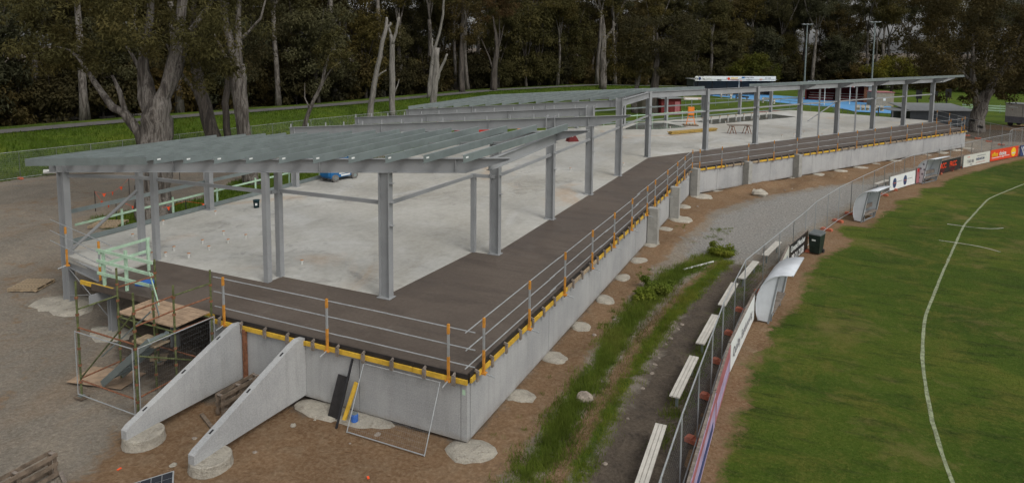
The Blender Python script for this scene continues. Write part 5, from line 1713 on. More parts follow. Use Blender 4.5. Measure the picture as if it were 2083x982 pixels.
MB().box((4, 1.25, 1.7), (8, 2.5, 1.6)).build('upper_wall', 'off_white', t, False)
MB().box((4, 1.25, 0.47), (7.98, 2.48, 0.85)).build('lower_wall', 'sign_grey', t, False)
MB().box((4, 1.25, 2.55), (8.2, 2.7, 0.09)).build('roof', 'shed_roof', t, False)
MB().box((0.9, -0.02, 2.1), (1.0, 0.05, 0.16)).build('awning', 'sign_white', t, False)
MB().box((2.0, -0.012, 1.25), (0.04, 0.02, 2.3)).build('door_trim', 'shed_grey', t, False)
MB().box((0.8, -0.012, 1.75), (0.1, 0.02, 0.14)).build('notice', 'sign_pink', t, False)
for x in (0.6, 2.6, 4.6):
    for y in (0.2, 2.3):
        MB().tube((x, y - 0.1, -0.1), (x, y + 0.1, -0.1), 0.3, 14).build('wheel', 'black', t, False)
# slat fence
t = thing('slat_fence', 'green and white slatted fence across the far grass', 'fence', (21.5, 128.5, 0))
for z in (0.35, 0.72, 1.09):
    MB().bar((21.0, 128.7, z), (38, 127.0, z), 0.05, 0.2).build('slat', 'green_timber', t)
for k in range(8):
    x = 21.2 + k * 2.4
    MB().box((x, 128.8 - 0.1 * (x - 21), 0.65), (0.1, 0.1, 1.3)).build('fence_post', 'galv', t)
# padded posts
for i, (x, y, h, lb) in enumerate(((16.3, 140.8, 2.4, 'dark padded board on a post alone on the far grass'), (18.6, 139.8, 2.3, 'dark padded board on a post beside the first one'), (21.2, 143.6, 2.6, 'dark padded board on a post nearest the leaning gum'))):
    t = thing('padded_post', lb, 'post', (x, y, 0))
    MB().box((-0.2, 0, 0.6), (0.2, 0.2, 1.2)).build('pole', 'black', t, False)
    MB().box((0, 0, h - 0.65), (0.95, 0.22, 1.6)).build('pad', 'sign_black', t, False)
# light poles
for i, (x, y, h, lb) in enumerate(((-2.98, 151.8, 14.6, 'tall grey floodlight pole behind the blue court, next to the long shelter'), (9.3, 151.8, 15.0, 'tall grey floodlight pole behind the red stand'))):
    t = thing('floodlight_pole', lb, 'light pole', (x, y, 0))
    MB().tube((0, 0, 0), (0, 0, h), 0.2, 10, 0.1).build('pole', 'galv', t, False)
    MB().box((0, 0, h), (2.0, 0.12, 0.1), 0.4).build('cross_arm', 'galv', t, False)
    for s_ in (-1, 0, 1):
        MB().box((s_ * 0.8 * math.cos(0.4), s_ * 0.8 * math.sin(0.4), h + 0.14), (0.5, 0.6, 0.12), 0.4).build('lamp_head', 'galv_bright', t, False)
# netball posts, court benches, hurdles
for i, (x, y, lb) in enumerate(((-14.95, 143.1, 'white netball post with backboard before the long shelter'), (4.9, 133.5, 'white netball post with backboard before the red stand'), (0.8, 128.0, 'white netball post at the near corner of the blue court'))):
    t = thing('netball_post', lb, 'netball post', (x, y, 0.06))
    MB().tube((0, 0, 0), (0, 0, 3.6), 0.07, 8).build('pole', 'sign_white', t, False)
    MB().box((0.35, -0.1, 3.3), (0.75, 0.05, 0.6)).build('backboard', 'sign_white', t, False)
    MB().tube((0.35, -0.35, 3.05), (0.35, -0.35, 3.1), 0.2, 12).build('ring', 'sign_red', t, False)
for i, (x, y, m, lb) in enumerate(((-14.3, 130.5, 'shed_grey', 'dark long bench seat on the near edge of the blue court'), (-17.8, 136.8, 'off_white', 'white low bench by the sand pit end of the blue court'), (-9.5, 128.2, 'off_white', 'white low bench on the near edge of the blue court past the dark one'))):
    t = thing('court_bench', lb, 'bench', (x, y, 0.05), -0.6)
    MB().box((1.5, 0, 0.45), (3.0, 0.35, 0.06)).build('seat', m, t, False)
    MB().box((1.5, 0.25, 0.85), (3.0, 0.05, 0.3)).build('backrest', m, t, False)
    for xx in (0.3, 2.7):
        MB().box((xx, 0.1, 0.45), (0.08, 0.4, 0.9)).build('leg', m, t, False)
t = thing('seat_stack', 'stack of white plastic seats at the near right corner of the blue court', 'seats', (5.6, 117.2, 0), 0.1)
for k in range(6):
    for j in range(2):
        MB().box((k * 0.65, 0, 0.45 + 0.4 * j), (0.5, 0.5, 0.06)).box((k * 0.65, 0.22, 0.65 + 0.4 * j), (0.5, 0.06, 0.4)).build('seat', 'off_white', t, False)
# court fence of tube rails
t = thing('court_fence', 'thin grey tube fence between the slab and the blue court', 'fence', (-20, 112, 0))
P = [Vector((-26, 104, 0)), Vector((-16, 118, 0)), Vector((-6, 122, 0)), Vector((2, 113, 0)), Vector((5, 104, 0))]
for a, b in zip(P[:-1], P[1:]):
    n = 5
    for k in range(n):
        q = a.lerp(b, k / n)
        MB().tube(q, q + Vector((0, 0, 1.2)), 0.035, 6).build('fence_post', 'galv', t)
    MB().tube(a + Vector((0, 0, 1.2)), b + Vector((0, 0, 1.2)), 0.03, 6).build('rail', 'galv', t)

# ------------------------------------------------------------------ trees
CR = Vector((0.909, 0.416, 0))     # a direction across the view, used only to lay limbs out in a plane
CD = Vector((-0.416, 0.909, 0))
def leaf_arrays(cl, L, W, rng, droop=0.7):
    """cl: list of (x, y, z, r, n)"""
    V = []
    for (x, y, z, r, n) in cl:
        d = rng.normal(0, 1, (n, 3))
        d /= np.linalg.norm(d, axis=1)[:, None]
        rad = r * rng.random((n, 1)) ** 0.45
        p = np.array([x, y, z]) + d * rad * np.array([1, 1, 0.72])
        nn = d * 0.75 + rng.normal(0, 0.42, (n, 3)) + np.array([0, 0, 0.35])
        nn /= np.linalg.norm(nn, axis=1)[:, None]
        a = rng.normal(0, 0.7, (n, 3)) + np.array([0, 0, -droop])
        a -= nn * (a * nn).sum(1)[:, None]
        a /= np.linalg.norm(a, axis=1)[:, None] + 1e-9
        w_ = np.cross(nn, a)
        s = rng.uniform(0.65, 1.35, (n, 1))
        V.append(np.stack([p, p + a * L * s * 0.45 + w_ * W * s * 0.5, p + a * L * s, p + a * L * s * 0.45 - w_ * W * s * 0.5], 1))
    V = np.concatenate(V)
    n = len(V)
    return V.reshape(-1, 3), np.arange(4 * n).reshape(n, 4)
def bend(p0, p1, n, amp, rng):
    p0, p1 = Vector(p0), Vector(p1)
    out = []
    o1 = Vector(rng.normal(0, 1, 3)) * amp
    o2 = Vector(rng.normal(0, 1, 3)) * amp
    for k in range(n + 1):
        t = k / n
        out.append(p0.lerp(p1, t) + o1 * math.sin(math.pi * t) + o2 * math.sin(2 * math.pi * t) * 0.5)
    return out
def gum_meshes(seed, H, r0, bare, spread, ncl, nleaf, crad, L, W, leafm, barkm, limbs=4, low=False):
    rng = np.random.default_rng(seed)
    random.seed(seed)
    mb = MB()
    fork = H * bare
    base = Vector((0, 0, -0.3))
    lean = Vector((rng.normal(0, 0.05) * H, rng.normal(0, 0.05) * H, 0))
    fk = Vector((0, 0, fork)) + lean * bare
    pts = bend(base, fk, 5, 0.02 * H * bare, rng)
    mb.path(pts, [r0 * (1.35 if k == 0 else 1) * (1 - 0.4 * k / 5) for k in range(6)], 9, 0.08)
    ends = []
    for i in range(limbs):
        an = 2 * math.pi * (i + rng.uniform(-0.3, 0.3)) / limbs
        out = spread * rng.uniform(0.35, 0.95)
        tip = fk + Vector((math.cos(an) * out, math.sin(an) * out, (H - fork) * rng.uniform(0.55, 0.95)))
        st = Vector(pts[-1]) - Vector((0, 0, fork * 0.12 * rng.random()))
        pp = bend(st, tip, 6, 0.05 * H * 0.5, rng)
        rr = r0 * 0.5 * rng.uniform(0.6, 1.0)
        mb.path(pp, [rr * (1 - 0.8 * k / 6) for k in range(7)], 7, 0.06)
        for j in range(3):
            k = int(rng.integers(2, 6))
            a2 = rng.uniform(0, 2 * math.pi)
            q = Vector(pp[k]) + Vector((math.cos(a2), math.sin(a2), rng.uniform(0.1, 0.8))) * spread * rng.uniform(0.25, 0.55)
            p2 = bend(pp[k], q, 4, 0.02 * H, rng)
            r2 = rr * 0.4
            mb.path(p2, [r2 * (1 - 0.8 * m / 4) for m in range(5)], 5, 0.05)
            ends += [p2[-1], p2[2], p2[3]]
        ends += [pp[-1], pp[-2], pp[-3]]
    cl = []
    for i in range(ncl):
        if low and rng.random() < 0.45:
            z = rng.uniform(0.08, 0.7) * H
            a2 = rng.uniform(0, 2 * math.pi)
            q = spread * rng.uniform(0.2, 0.95) * (0.6 + 0.4 * math.sin(math.pi * z / H))
            c = Vector((math.cos(a2) * q, math.sin(a2) * q, z)) + lean * z / H
        else:
            c = Vector(ends[int(rng.integers(0, len(ends)))]) + Vector(rng.normal(0, 1, 3)) * crad * 0.7
        cl.append((c.x, c.y, c.z, crad * rng.uniform(0.6, 1.25), int(nleaf * rng.uniform(0.6, 1.3))))
    V, Fc = leaf_arrays(cl, L, W, rng)
    return mb.mesh('trunk', barkm, True), np_mesh('crown', V, Fc, [leafm])
VAR = []
for i, (H, r0, bare, spread, ncl, nl, crad, lm, bm, low, lb) in enumerate((
        (27, 0.45, 0.42, 5.5, 64, 190, 1.7, 'leaf_olive', 'bark', False, 'tall pale trunked gum with olive foliage'),
        (24, 0.40, 0.30, 5.2, 80, 190, 1.7, 'leaf_brown', 'bark_dark', True, 'brownish bushy gum with dark trunk'),
        (29, 0.42, 0.50, 4.8, 58, 190, 1.6, 'leaf_grey', 'bark', False, 'slender tall gum with grey green crown'),
        (19, 0.30, 0.25, 4.6, 74, 190, 1.6, 'leaf_olive', 'bark_dark', True, 'mid height bushy olive gum'),
        (23, 0.35, 0.38, 4.4, 62, 190, 1.5, 'leaf_dark', 'bark', True, 'dark dense gum'),
        (16, 0.26, 0.22, 4.4, 72, 190, 1.5, 'leaf_grey', 'bark_dark', True, 'rounded grey green gum'))):
    a, b = gum_meshes(50 + i, H, r0, bare, spread, ncl, nl, crad, 0.42, 0.15, lm, bm, low=low)
    VAR.append((a, b, lb))
def plant_tree(v, x, y, sc_, rz, label, group=None, name='gum_tree', z=None, sx=1.0):
    t = thing(name, label, 'tree', (x, y, float(height(x, y)) if z is None else z), rz, group)
    t.scale = (sc_ * sx, sc_ * sx, sc_)
    share(v[0], 'trunk', t)
    share(v[1], 'crown', t)
    return t
# forest behind the path
rf = random.Random(21)
FP = [Vector((p[0], p[1], 0)) for p in PATH]
cnt = 0
def along_path(s):
    for a, b in zip(FP[:-1], FP[1:]):
        L = (b - a).length
        if s <= L:
            d = (b - a).normalized()
            return a + d * s, Vector((-d.y, d.x, 0))
        s -= L
    return FP[-1], Vector((-0.5, 0.86, 0))
for row, (off, step) in enumerate(((7.0, 5.6), (13, 5.4), (21, 5.6), (31, 6.5), (44, 8.0))):
    s = rf.uniform(8, 14)
    while s < 215:
        p, n = along_path(s)
        q = p + n * (off + rf.uniform(-2.2, 2.2))
        vi = rf.choice([1, 3, 4, 5, 0, 2] if row < 2 else [0, 1, 2, 4, 1, 0])
        if row == 0:
            vi = rf.choice([3, 5, 4, 0, 2, 1])
        v = VAR[vi]
        plant_tree(v, q.x, q.y, rf.uniform(0.8, 1.15), rf.uniform(0, 6.28), v[2] + ' in the forest beyond the path', 'forest trees beyond the path, kind %s' % 'abcdef'[vi])
        s += step * rf.uniform(0.75, 1.3)
# trees beyond the courts and far grass
for row, (yy, step) in enumerate(((186, 8.0), (198, 7.5), (212, 8.5), (230, 10))):
    x = -30.0 + rf.uniform(0, 4)
    while x < 110:
        y0 = yy + 0.28 * max(0, 20 - x) * (x < 20) * 0 + rf.uniform(-4, 4) + max(0, (x - 30)) * 0.05
        vi = rf.choice([0, 2, 2, 0, 3, 5] if row == 0 else [0, 1, 2, 4, 2])
        v = VAR[vi]
        plant_tree(v, x, y0, rf.uniform(0.8, 1.05), rf.uniform(0, 6.28), v[2] + ' beyond the sports courts', 'trees beyond the sports courts, kind %s' % 'abcdef'[vi])
        x += step * rf.uniform(0.7, 1.3)
# understorey shrubs that close the forest floor
shr = []
for i, (lm, sd_) in enumerate((('leaf_dark', 1), ('leaf_brown', 2), ('leaf_olive', 3))):
    a, b = gum_meshes(200 + i, 4.2, 0.07, 0.1, 1.9, 46, 120, 0.75, 0.3, 0.12, lm, 'bark_dark', 5, True)
    shr.append((a, b, ('dark', 'brown', 'olive')[i]))
for row, (off, step) in enumerate(((9.5, 3.4), (17, 3.4), (27, 4.2), (39, 5))):
    s = rf.uniform(8, 12)
    while s < 215:
        p, n = along_path(s)
        q = p + n * (off + rf.uniform(-2.5, 2.5))
        v = rf.choice(shr[:2] + shr[:1])
        plant_tree(v, q.x, q.y, rf.uniform(0.8, 1.9), rf.uniform(0, 6.28), '%s understorey shrub in the forest beyond the path' % v[2], '%s understorey shrubs' % v[2], 'forest_shrub')
        s += step * rf.uniform(0.7, 1.3)
x = -30.0
while x < 110:
    v = rf.choice(shr)
    plant_tree(v, x, 183 + rf.uniform(-4, 8), rf.uniform(0.9, 1.8), rf.uniform(0, 6.28), '%s shrub at the tree line beyond the sports courts' % v[2], '%s shrubs beyond the courts' % v[2], 'shrub')
    x += rf.uniform(2.2, 4.2)
# far-off wood closing the horizon
rng = np.random.default_rng(5)
cl = []
for k in range(520):
    u = rng.random()
    s = u * 330
    if s < 215:
        p, n = along_path(s)
        q = p + n * rng.uniform(52, 66)
    else:
        q = Vector((-30 + (s - 215) * 1.5, 246 + rng.uniform(-5, 12), 0))
    cl.append((q.x, q.y, rng.uniform(0.5, 1) ** 1.0 * 19 * rng.random() ** 0.7 + 1.0, rng.uniform(2.2, 3.8), 110))
V, Fc = leaf_arrays(cl, 1.2, 0.55, rng)
o = bpy.data.objects.new('distant_wood', np_mesh('distant_wood', V, Fc, ['leaf_dark']))
COL.objects.link(o)
tag(o, 'dark mass of distant woodland closing the view behind the forest', 'woodland', None, 'stuff')

# individual trees that stand apart
def limb(mb, base, pts, rad, n=9, wob=0.08):
    """pts: (across, height[, depth]) metres from the base"""
    P = [Vector(base) + CR * p[0] + CD * (p[2] if len(p) > 2 else 0) + Vector((0, 0, p[1])) for p in pts]
    out, ro = [], []
    for i in range(len(P) - 1):
        for k in range(3):
            t = k / 3
            q = P[i].lerp(P[i + 1], t)
            out.append(q + Vector((random.uniform(-1, 1), random.uniform(-1, 1), 0)) * rad[i] * 0.18)
            ro.append(rad[i] * (1 - t) + rad[i + 1] * t)
    out.append(P[-1])
    ro.append(rad[-1])
    mb.path(out, ro, n, wob)
    return P
def special(name, label, base, limbs, clusters, leafm, barkm, L=0.3, W=0.09, seed=1):
    random.seed(seed)
    rng = np.random.default_rng(seed)
    bz = Vector((base[0], base[1], float(height(base[0], base[1]))))
    t = thing(name, label, 'tree', tuple(bz))
    for i, (pts, rad) in enumerate(limbs):
        mb = MB()
        limb(mb, (0, 0, 0), pts, rad, 18 if i == 0 else 9, 0.1)
        mb.build('trunk' if i == 0 else 'limb', barkm, t, False, True)
    if clusters:
        cl = []
        for (a, z, d, r, n) in clusters:
            p = CR * a + CD * d
            cl.append((p.x, p.y, z, r, n))
        V, Fc = leaf_arrays(cl, L, W, rng)
        o = bpy.data.objects.new('crown', np_mesh('crown', V, Fc, [leafm]))
        COL.objects.link(o)
        o.parent = t
    return t
def cloud(seed, n, a, z, d, r, nl):
    rr = random.Random(seed)
    return [(rr.uniform(*a), rr.uniform(*z), rr.uniform(*d), rr.uniform(*r), nl) for _ in range(n)]
# the big gum by the left slab edge
special('big_gum', 'massive old gum with peeling grey bark rising behind the left slab edge', (-34.7, 26.2),
        [([(0, -0.3), (0.05, 1.2), (0.2, 3.4), (0.35, 5.6), (0.5, 7.0)], [1.05, 0.84, 0.76, 0.8, 0.62]),
         ([(0.45, 6.0), (0.9, 7.6), (1.6, 9.8), (2.1, 12.5), (2.6, 17)], [0.5, 0.36, 0.3, 0.24, 0.12]),
         ([(0.1, 5.6), (-0.1, 7.4), (-0.3, 9.2), (0.2, 11.5), (0.6, 15)], [0.5, 0.34, 0.25, 0.2, 0.1]),
         ([(0.3, 6.2, 0.2), (1.0, 8.6, 1.2), (1.2, 10.5, 2.0), (2.6, 13, 3)], [0.4, 0.3, 0.2, 0.1]),
         ([(-0.1, 3.0), (-0.7, 5.0), (-1.5, 6.2), (-2.2, 6.5), (-3.1, 7.9), (-4.0, 9.3)], [0.34, 0.27, 0.22, 0.2, 0.16, 0.08]),
         ([(-1.4, 6.1), (-1.7, 7.4), (-2.1, 8.3)], [0.16, 0.12, 0.06]),
         ([(-0.2, 5.8), (-0.55, 7.0), (-0.5, 8.6), (-1.2, 10.0)], [0.2, 0.16, 0.12, 0.06]),
         ([(-3.9, 9.2), (-4.4, 9.7), (-5.2, 9.9)], [0.08, 0.06, 0.03])],
        cloud(3, 120, (-7.5, 6.5), (10.2, 19), (-3.5, 4.5), (0.6, 1.25), 170) + cloud(4, 26, (-6.8, -2.4), (8.6, 11), (-1, 2.5), (0.5, 0.9), 150) + cloud(8, 14, (1.8, 4.6), (7.4, 10), (0.5, 3), (0.5, 0.9), 150) + cloud(9, 34, (-6, 6), (9.6, 13.5), (-3.2, -0.6), (0.5, 1.0), 150),
        'leaf_olive', 'bark', 0.26, 0.075, 3)
special('gum_tree', 'dark leaning gum trunk between the big gum and the twin stemmed gum', (-43.8, 38.7),
        [([(0.2, -0.3), (0.0, 1.6), (-0.5, 4.2), (-1.2, 7.2), (-1.6, 10.5), (-1.2, 14)], [0.8, 0.62, 0.5, 0.4, 0.28, 0.12]),
         ([(0.5, 0.2), (1.0, 2.4), (0.9, 5.4), (1.4, 9.0), (1.2, 13)], [0.34, 0.3, 0.24, 0.18, 0.08]),
         ([(-0.6, 4.4), (-1.4, 6.2), (-2.8, 8.0), (-3.6, 10)], [0.2, 0.16, 0.12, 0.06])],
        cloud(5, 95, (-5.0, 4.5), (8.0, 18), (-2, 4), (0.7, 1.3), 160), 'leaf_dark', 'bark_dark', 0.3, 0.09, 5)
special('gum_tree', 'twin stemmed grey gum standing beyond the flags at the slab edge', (-37.3, 36.0),
        [([(0, -0.2), (-0.1, 1.6), (-0.5, 4.6), (-0.7, 7.6), (-0.75, 8.6)], [0.62, 0.46, 0.42, 0.5, 0.45]),
         ([(-0.6, 8.3), (-1.1, 9.8), (-1.5, 11.5), (-1.8, 14)], [0.34, 0.26, 0.22, 0.14]),
         ([(-0.65, 8.3), (-0.6, 10), (-0.55, 12), (-0.4, 15)], [0.3, 0.24, 0.2, 0.12]),
         ([(-0.6, 10.3), (0.2, 11.0), (1.0, 11.9), (1.4, 13.2)], [0.13, 0.11, 0.09, 0.05]),
         ([(-0.9, 8.4), (-1.7, 9.4), (-2.3, 10.8)], [0.13, 0.1, 0.05])],
        cloud(6, 50, (-5.5, 4.0), (12.5, 18), (-2, 3), (0.7, 1.2), 160), 'leaf_olive', 'bark', 0.28, 0.085, 6)
special('gum_sapling', 'thin pale gum leaning away from the twin stemmed gum', (-40.2, 44.0),
        [([(0, -0.2), (0.4, 2.4), (1.2, 4.8), (2.2, 6.8), (2.5, 8.2), (3.1, 9.8)], [0.26, 0.21, 0.18, 0.14, 0.1, 0.04]),
         ([(1.1, 4.7), (0.7, 5.6), (0.75, 6.8)], [0.08, 0.06, 0.03]), ([(2.2, 6.7), (2.9, 7.9), (3.8, 8.6)], [0.07, 0.05, 0.02])],
        cloud(7, 16, (2.0, 4.6), (8.2, 11.5), (-1, 1.5), (0.5, 0.9), 140), 'leaf_olive', 'bark', 0.28, 0.085, 7)
# cut and dead trunks on the bank
special('dead_trunk', 'leaning dead grey trunk with a jagged top on the grassy bank', (-49.3, 66.2),
        [([(0, -0.4), (0.35, 2.4), (0.9, 5.6), (1.6, 9.2), (2.25, 11.6), (2.3, 12.8)], [0.40, 0.34, 0.30, 0.27, 0.22, 0.11]),
         ([(0.85, 5.4), (1.5, 6.1), (2.2, 6.5)], [0.13, 0.11, 0.09]), ([(2.1, 11.4), (2.7, 11.9), (2.75, 12.2)], [0.2, 0.15, 0.1])], None, None, 'bark_dead', seed=11)
special('dead_trunk', 'straight dead grey trunk with a forked top on the grassy bank', (-49.6, 71.6),
        [([(0, -0.4), (0.0, 3), (0.05, 6.5), (0.1, 9.2), (-0.1, 10.4)], [0.40, 0.35, 0.31, 0.28, 0.17]),
         ([(0.1, 9.2), (0.55, 10.6), (0.95, 12.6)], [0.22, 0.18, 0.16]), ([(-0.1, 10.3), (-0.5, 11.6)], [0.18, 0.1]), ([(0.2, 2.8), (0.7, 4.0), (0.9, 4.7)], [0.1, 0.07, 0.04])], None, None, 'bark_dead', seed=12)
special('dead_trunk', 'dead grey trunk sawn flat on top with one side stub on the grassy bank', (-47.0, 77.3),
        [([(0, -0.4), (0.1, 2.4), (0.4, 5.6), (0.6, 9.2)], [0.45, 0.39, 0.35, 0.31]),
         ([(0.45, 4.6), (0.8, 6.0), (1.5, 7.4), (1.9, 8.4)], [0.24, 0.2, 0.16, 0.13]), ([(0.3, 6.6), (-0.2, 7.2)], [0.12, 0.08])], None, None, 'bark_dead', seed=13)
special('slender_gum', 'tall slender gum with a kinked trunk at the edge of the path', (-53.9, 87.4),
        [([(0, -0.4), (0.3, 3.4), (0.7, 6.8), (1.6, 9.6), (2.2, 12.5), (2.3, 16), (2.4, 20)], [0.36, 0.31, 0.26, 0.2, 0.17, 0.13, 0.05]), ([(0.7, 6.6), (0.5, 8.0), (0.55, 9.0)], [0.2, 0.16, 0.1])],
        cloud(21, 22, (0.5, 5), (14.5, 21), (-2, 2), (0.8, 1.4), 130), 'leaf_olive', 'bark_dead', 0.35, 0.12, 14)
special('slender_gum', 'straight brown trunked gum beside the path', (-54.9, 99.6),
        [([(0, -0.4), (-0.2, 4), (0.0, 8.6), (0.1, 14), (0.2, 19)], [0.5, 0.42, 0.36, 0.26, 0.1])],
        cloud(22, 46, (-3, 3), (8.5, 20), (-2, 2), (0.9, 1.6), 130), 'leaf_brown', 'bark_dark', 0.36, 0.12, 15)
special('slender_gum', 'bare limbed gum with spreading dead branches beside the path', (-52.1, 106.0),
        [([(0, -0.4), (0.1, 3), (0.5, 7), (0.3, 10), (-0.2, 13)], [0.62, 0.5, 0.36, 0.26, 0.1]), ([(0.1, 3), (-0.9, 6), (-2.2, 9)], [0.2, 0.15, 0.06]), ([(0.5, 6.5), (1.2, 9), (1.8, 11.5)], [0.22, 0.15, 0.05]), ([(0.5, 7), (1.0, 10), (0.9, 13)], [0.2, 0.14, 0.06])],
        cloud(23, 30, (-2.5, 4.0), (12, 20), (-2, 2), (0.9, 1.6), 130), 'leaf_rust', 'bark_dark', 0.36, 0.12, 16)
special('slender_gum', 'pale white and dark streaked gum with a broken side limb near the slab', (-38.4, 125.8),
        [([(0, -0.4), (0.1, 5), (0.1, 10), (-0.1, 14.2)], [0.75, 0.55, 0.42, 0.1]), ([(0.3, 9.4), (1.5, 11), (2.4, 12.6)], [0.3, 0.24, 0.12]), ([(0.2, 3.5), (1.4, 5.8), (2.2, 8.4)], [0.18, 0.14, 0.08])],
        cloud(24, 20, (-3, 4), (14, 21), (-2, 2), (1.0, 1.6), 130), 'leaf_olive', 'bark', 0.4, 0.13, 17)
special('dark_tree', 'thick dark trunk beside the small red shed', (-22.2, 98.6),
        [([(0, -0.3), (0.05, 2), (0.0, 4.5), (0.3, 8), (0.2, 12)], [0.78, 0.66, 0.56, 0.4, 0.15])],
        cloud(25, 110, (-5, 6), (6.2, 14.5), (-3, 3), (0.8, 1.5), 130), 'leaf_dark', 'bark_dark', 0.36, 0.12, 18)
special('pale_trunk_tree', 'small pale blotched trunk behind the dark trunk near the red shed', (-25.2, 99.5),
        [([(0, -0.3), (-0.1, 2), (0.3, 4.0), (0.9, 7)], [0.5, 0.4, 0.3, 0.12])],
        cloud(26, 55, (-4, 3), (6, 12), (-2, 2), (0.8, 1.4), 120), 'leaf_olive', 'bark', 0.36, 0.12, 19)
# leaning gum at the far right end
special('leaning_gum', 'leaning forked gum with a huge dark crown at the far end of the podium', (17.65, 98.3),
        [([(0, -0.3), (0.1, 1.5), (0.4, 3.4), (1.3, 5.2), (2.6, 7.4), (3.8, 9.6), (4.6, 12)], [1.0, 0.72, 0.66, 0.5, 0.36, 0.26, 0.12]),
         ([(0.1, 2.8), (-0.6, 5.0), (-1.0, 8.0), (-1.2, 12)], [0.45, 0.36, 0.26, 0.12]),
         ([(2.8, 7.6), (4.6, 8.8), (6.8, 9.8)], [0.2, 0.14, 0.06]), ([(-0.9, 6), (-3, 8), (-5, 10.5)], [0.2, 0.14, 0.06])],
        cloud(31, 230, (-7.2, 8.5), (5.6, 18.5), (-4, 5), (0.8, 1.5), 150) + cloud(32, 34, (-6.2, 8), (4.0, 6), (-3, 3), (0.4, 0.9), 110) + cloud(33, 40, (-8.5, -5), (7.5, 17), (-3, 4), (0.7, 1.3), 120),
        'leaf_dark', 'bark', 0.34, 0.11, 31)
special('leaning_gum', 'dark gum crown overhanging the site hut beside the leaning gum', (29.0, 104.0),
        [([(0, -0.3), (0.2, 3), (-0.6, 7), (-1.0, 12)], [0.5, 0.42, 0.3, 0.12])],
        cloud(34, 120, (-6, 5), (6, 18), (-4, 4), (0.9, 1.5), 140), 'leaf_rust', 'bark_dark', 0.34, 0.11, 32)
# wattles in flower
for i, (x, y, s_, lb) in enumerate(((-14.5, 168, 1.0, 'yellow green wattle tree behind the long shelter'), (14.2, 168, 0.95, 'yellow green wattle tree behind the red stand'))):
    special('wattle_tree', lb, (x, y), [([(0, -0.2), (0.1, 2), (0.2, 5)], [0.3, 0.24, 0.1])],
            cloud(40 + i, 62, (-5.2, 5.2), (2.2, 6.0), (-3, 3), (0.9, 1.5), 110) + cloud(50 + i, 24, (-3, 3), (5.5, 8.0), (-2, 2), (0.9, 1.4), 110), 'leaf_yellow', 'bark_dark', 0.42, 0.16, 40 + i)
special('wattle_shrub', 'yellow flowering wattle shrub at the forest edge beyond the path', (-77.5, 55),
        [([(0, -0.2), (0.1, 1.4), (0.0, 3)], [0.12, 0.1, 0.04])], cloud(45, 22, (-2.2, 2.2), (0.8, 4.2), (-1, 1), (0.5, 0.9), 90), 'leaf_yellow', 'bark_dark', 0.3, 0.1, 45)
# fallen logs by the path
for (a, b, r, lb) in (((-74.5, 44.0), (-72.6, 46.6), 0.3, 'short pale fallen log at the edge of the forest'), ((-72.6, 48.5), (-70.5, 53.0), 0.16, 'long thin pale fallen log beside the path')):
    za, zb = float(height(*a)), float(height(*b))
    o = MB().path([(a[0], a[1], za + r * 0.8), ((a[0] + b[0]) / 2, (a[1] + b[1]) / 2, (za + zb) / 2 + r * 1.1), (b[0], b[1], zb + r)], [r, r * 0.9, r * 0.75], 10, 0.08).build('fallen_log', 'bark_dead', None, True, True)
    tag(o, lb, 'log')

# ------------------------------------------------------------------ grass blades and weeds
def blades(name, pts, hmin, hmax, wd, m, label, rng):
    n = len(pts)
    z = height(pts[:, 0], pts[:, 1])
    h = rng.uniform(hmin, hmax, n)
    an = rng.uniform(0, 2 * math.pi, n)
    lean = rng.normal(0, 0.35, (n, 2)) * h[:, None]
    dx, dy = np.cos(an) * wd, np.sin(an) * wd
    b0 = np.stack([pts[:, 0] - dx, pts[:, 1] - dy, z - 0.02], -1)
    b1 = np.stack([pts[:, 0] + dx, pts[:, 1] + dy, z - 0.02], -1)
    t = np.stack([pts[:, 0] + lean[:, 0], pts[:, 1] + lean[:, 1], z + h], -1)
    V = np.stack([b0, b1, t], 1).reshape(-1, 3)
    o = bpy.data.objects.new(name, np_mesh(name, V, np.arange(3 * n).reshape(n, 3), [m]))
    COL.objects.link(o)
    tag(o, label, 'grass', None, 'stuff')
rng = np.random.default_rng(9)
def strip_pts(P, wd, n, clump=0.25):
    P = np.array(P, float)
    seg = np.hypot(*(P[1:] - P[:-1]).T)
    cum = np.concatenate([[0], np.cumsum(seg)])
    nc = n // 26
    s = rng.uniform(0, cum[-1], nc)
    i = np.clip(np.searchsorted(cum, s) - 1, 0, len(seg) - 1)
    t = (s - cum[i]) / seg[i]
    c = P[i] + (P[i + 1] - P[i]) * t[:, None] + rng.normal(0, wd / 2.4, (nc, 2)) * np.array([1, 0.4])
    return np.repeat(c, 26, 0) + rng.normal(0, clump * 0.5, (nc * 26, 2))
W1 = [(-6.0, 9), (-5.85, 14), (-5.95, 18.5), (-6.1, 24.5), (-5.6, 29.8), (-4.0, 34.5)]
W2 = [(-4.85, 9), (-4.8, 14), (-4.95, 19), (-4.8, 24), (-4.4, 28), (-3.6, 33)]
blades('weeds', np.concatenate([strip_pts(W1, 0.66, 32000, 0.26), strip_pts([(-5.9, 15.5), (-6.0, 17.5)], 0.3, 2600), strip_pts([(-6.0, 20), (-6.15, 23)], 0.3, 3600)]), 0.04, 0.24, 0.011, 'weed_blade', 'lush green weeds in the strip between the wall and the benches', rng)
blades('weeds', strip_pts(W2, 0.38, 16000, 0.22), 0.03, 0.15, 0.009, 'weed_blade', 'low green weeds beside the broken kerb', rng)
blades('dry_grass', np.concatenate([strip_pts(W1, 0.75, 2600), strip_pts([(-5.35, 9), (-5.35, 18), (-5.4, 24), (-5.0, 29)], 0.3, 3400)]), 0.03, 0.16, 0.008, 'dry_blade', 'dry straw coloured grass scattered through the weed strip', rng)
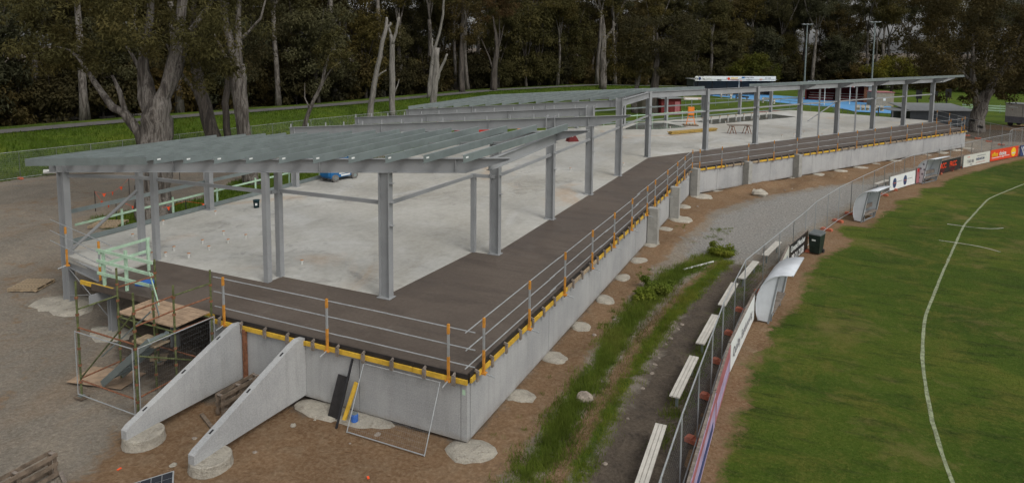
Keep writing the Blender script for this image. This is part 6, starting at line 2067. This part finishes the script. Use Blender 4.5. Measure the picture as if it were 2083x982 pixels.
blades('weeds', strip_pts([(-3.3, 16.5), (-3.2, 21.5), (-3.0, 25.5), (-2.6, 29), (-2.2, 33)], 0.3, 5000), 0.04, 0.16, 0.01, 'weed_blade', 'sparse weeds under the white benches', rng)
blades('weeds', np.concatenate([strip_pts([(-6.9, 15), (-6.8, 24), (-6.9, 40)], 0.5, 900, 0.1), strip_pts([(-5.2, 35), (-4.4, 39)], 0.6, 700, 0.15)]), 0.03, 0.14, 0.009, 'weed_blade', 'scattered small weeds on the dirt along the straight wall', rng)
n_ = 120000
yy_ = 13.0 + 34.0 * rng.random(n_) ** 1.5
xx_ = rng.uniform(-2.2, 14.0, n_)
pt = np.stack([xx_, yy_], -1)
pn = 0.35 * np.sin(xx_ * 2.1 + yy_ * 0.7) * np.cos(yy_ * 1.3 - xx_ * 0.5)
k = in_poly(xx_ + 0.25 * pn - 0.1, yy_ + pn, OVAL)
blades('turf_grass', pt[k], 0.045, 0.085, 0.011, 'turf_blade', 'short mown grass of the oval', rng)
# bank grass
u = rng.uniform(14, 150, 46000)
pp = np.array([[*(along_path(s)[0] - along_path(s)[1] * d)[:2]] for s, d in zip(u, rng.uniform(1.8, 13.5, 46000))])
blades('bank_grass', pp, 0.1, 0.35, 0.035, 'grass_blade', 'long green grass on the bank below the path', rng)
pp = np.stack([rng.uniform(-39, -29, 9000), rng.uniform(23.5, 50, 9000)], -1)
k = in_poly(pp[:, 0], pp[:, 1], [(-38, 24.5), (-34, 23.2), (-29.5, 27), (-29.5, 45), (-33, 52), (-40, 45), (-39, 36), (-36.5, 31)])
blades('verge_grass', pp[k], 0.1, 0.35, 0.025, 'grass_blade', 'tufty green grass round the foot of the big gum', rng)
# leafy bushes in the weed strip
for i, (x, y, r, lb) in enumerate(((-5.75, 27.3, 0.55, 'round leafy green bush in the weeds, larger of two'), (-6.15, 26.4, 0.4, 'round leafy green bush in the weeds, smaller of two'), (-4.0, 33.6, 0.5, 'leafy green bush at the end of the weed strip'))):
    special('weed_bush', lb, (x, y), [([(0, -0.05), (0.02, 0.2), (0.0, 0.4)], [0.03, 0.025, 0.01])], cloud(60 + i, 26, (-r, r), (0.08, r), (-r * 0.9, r * 0.9), (0.12, 0.24), 110), 'weed_blade', 'bark_dark', 0.1, 0.06, 60 + i)
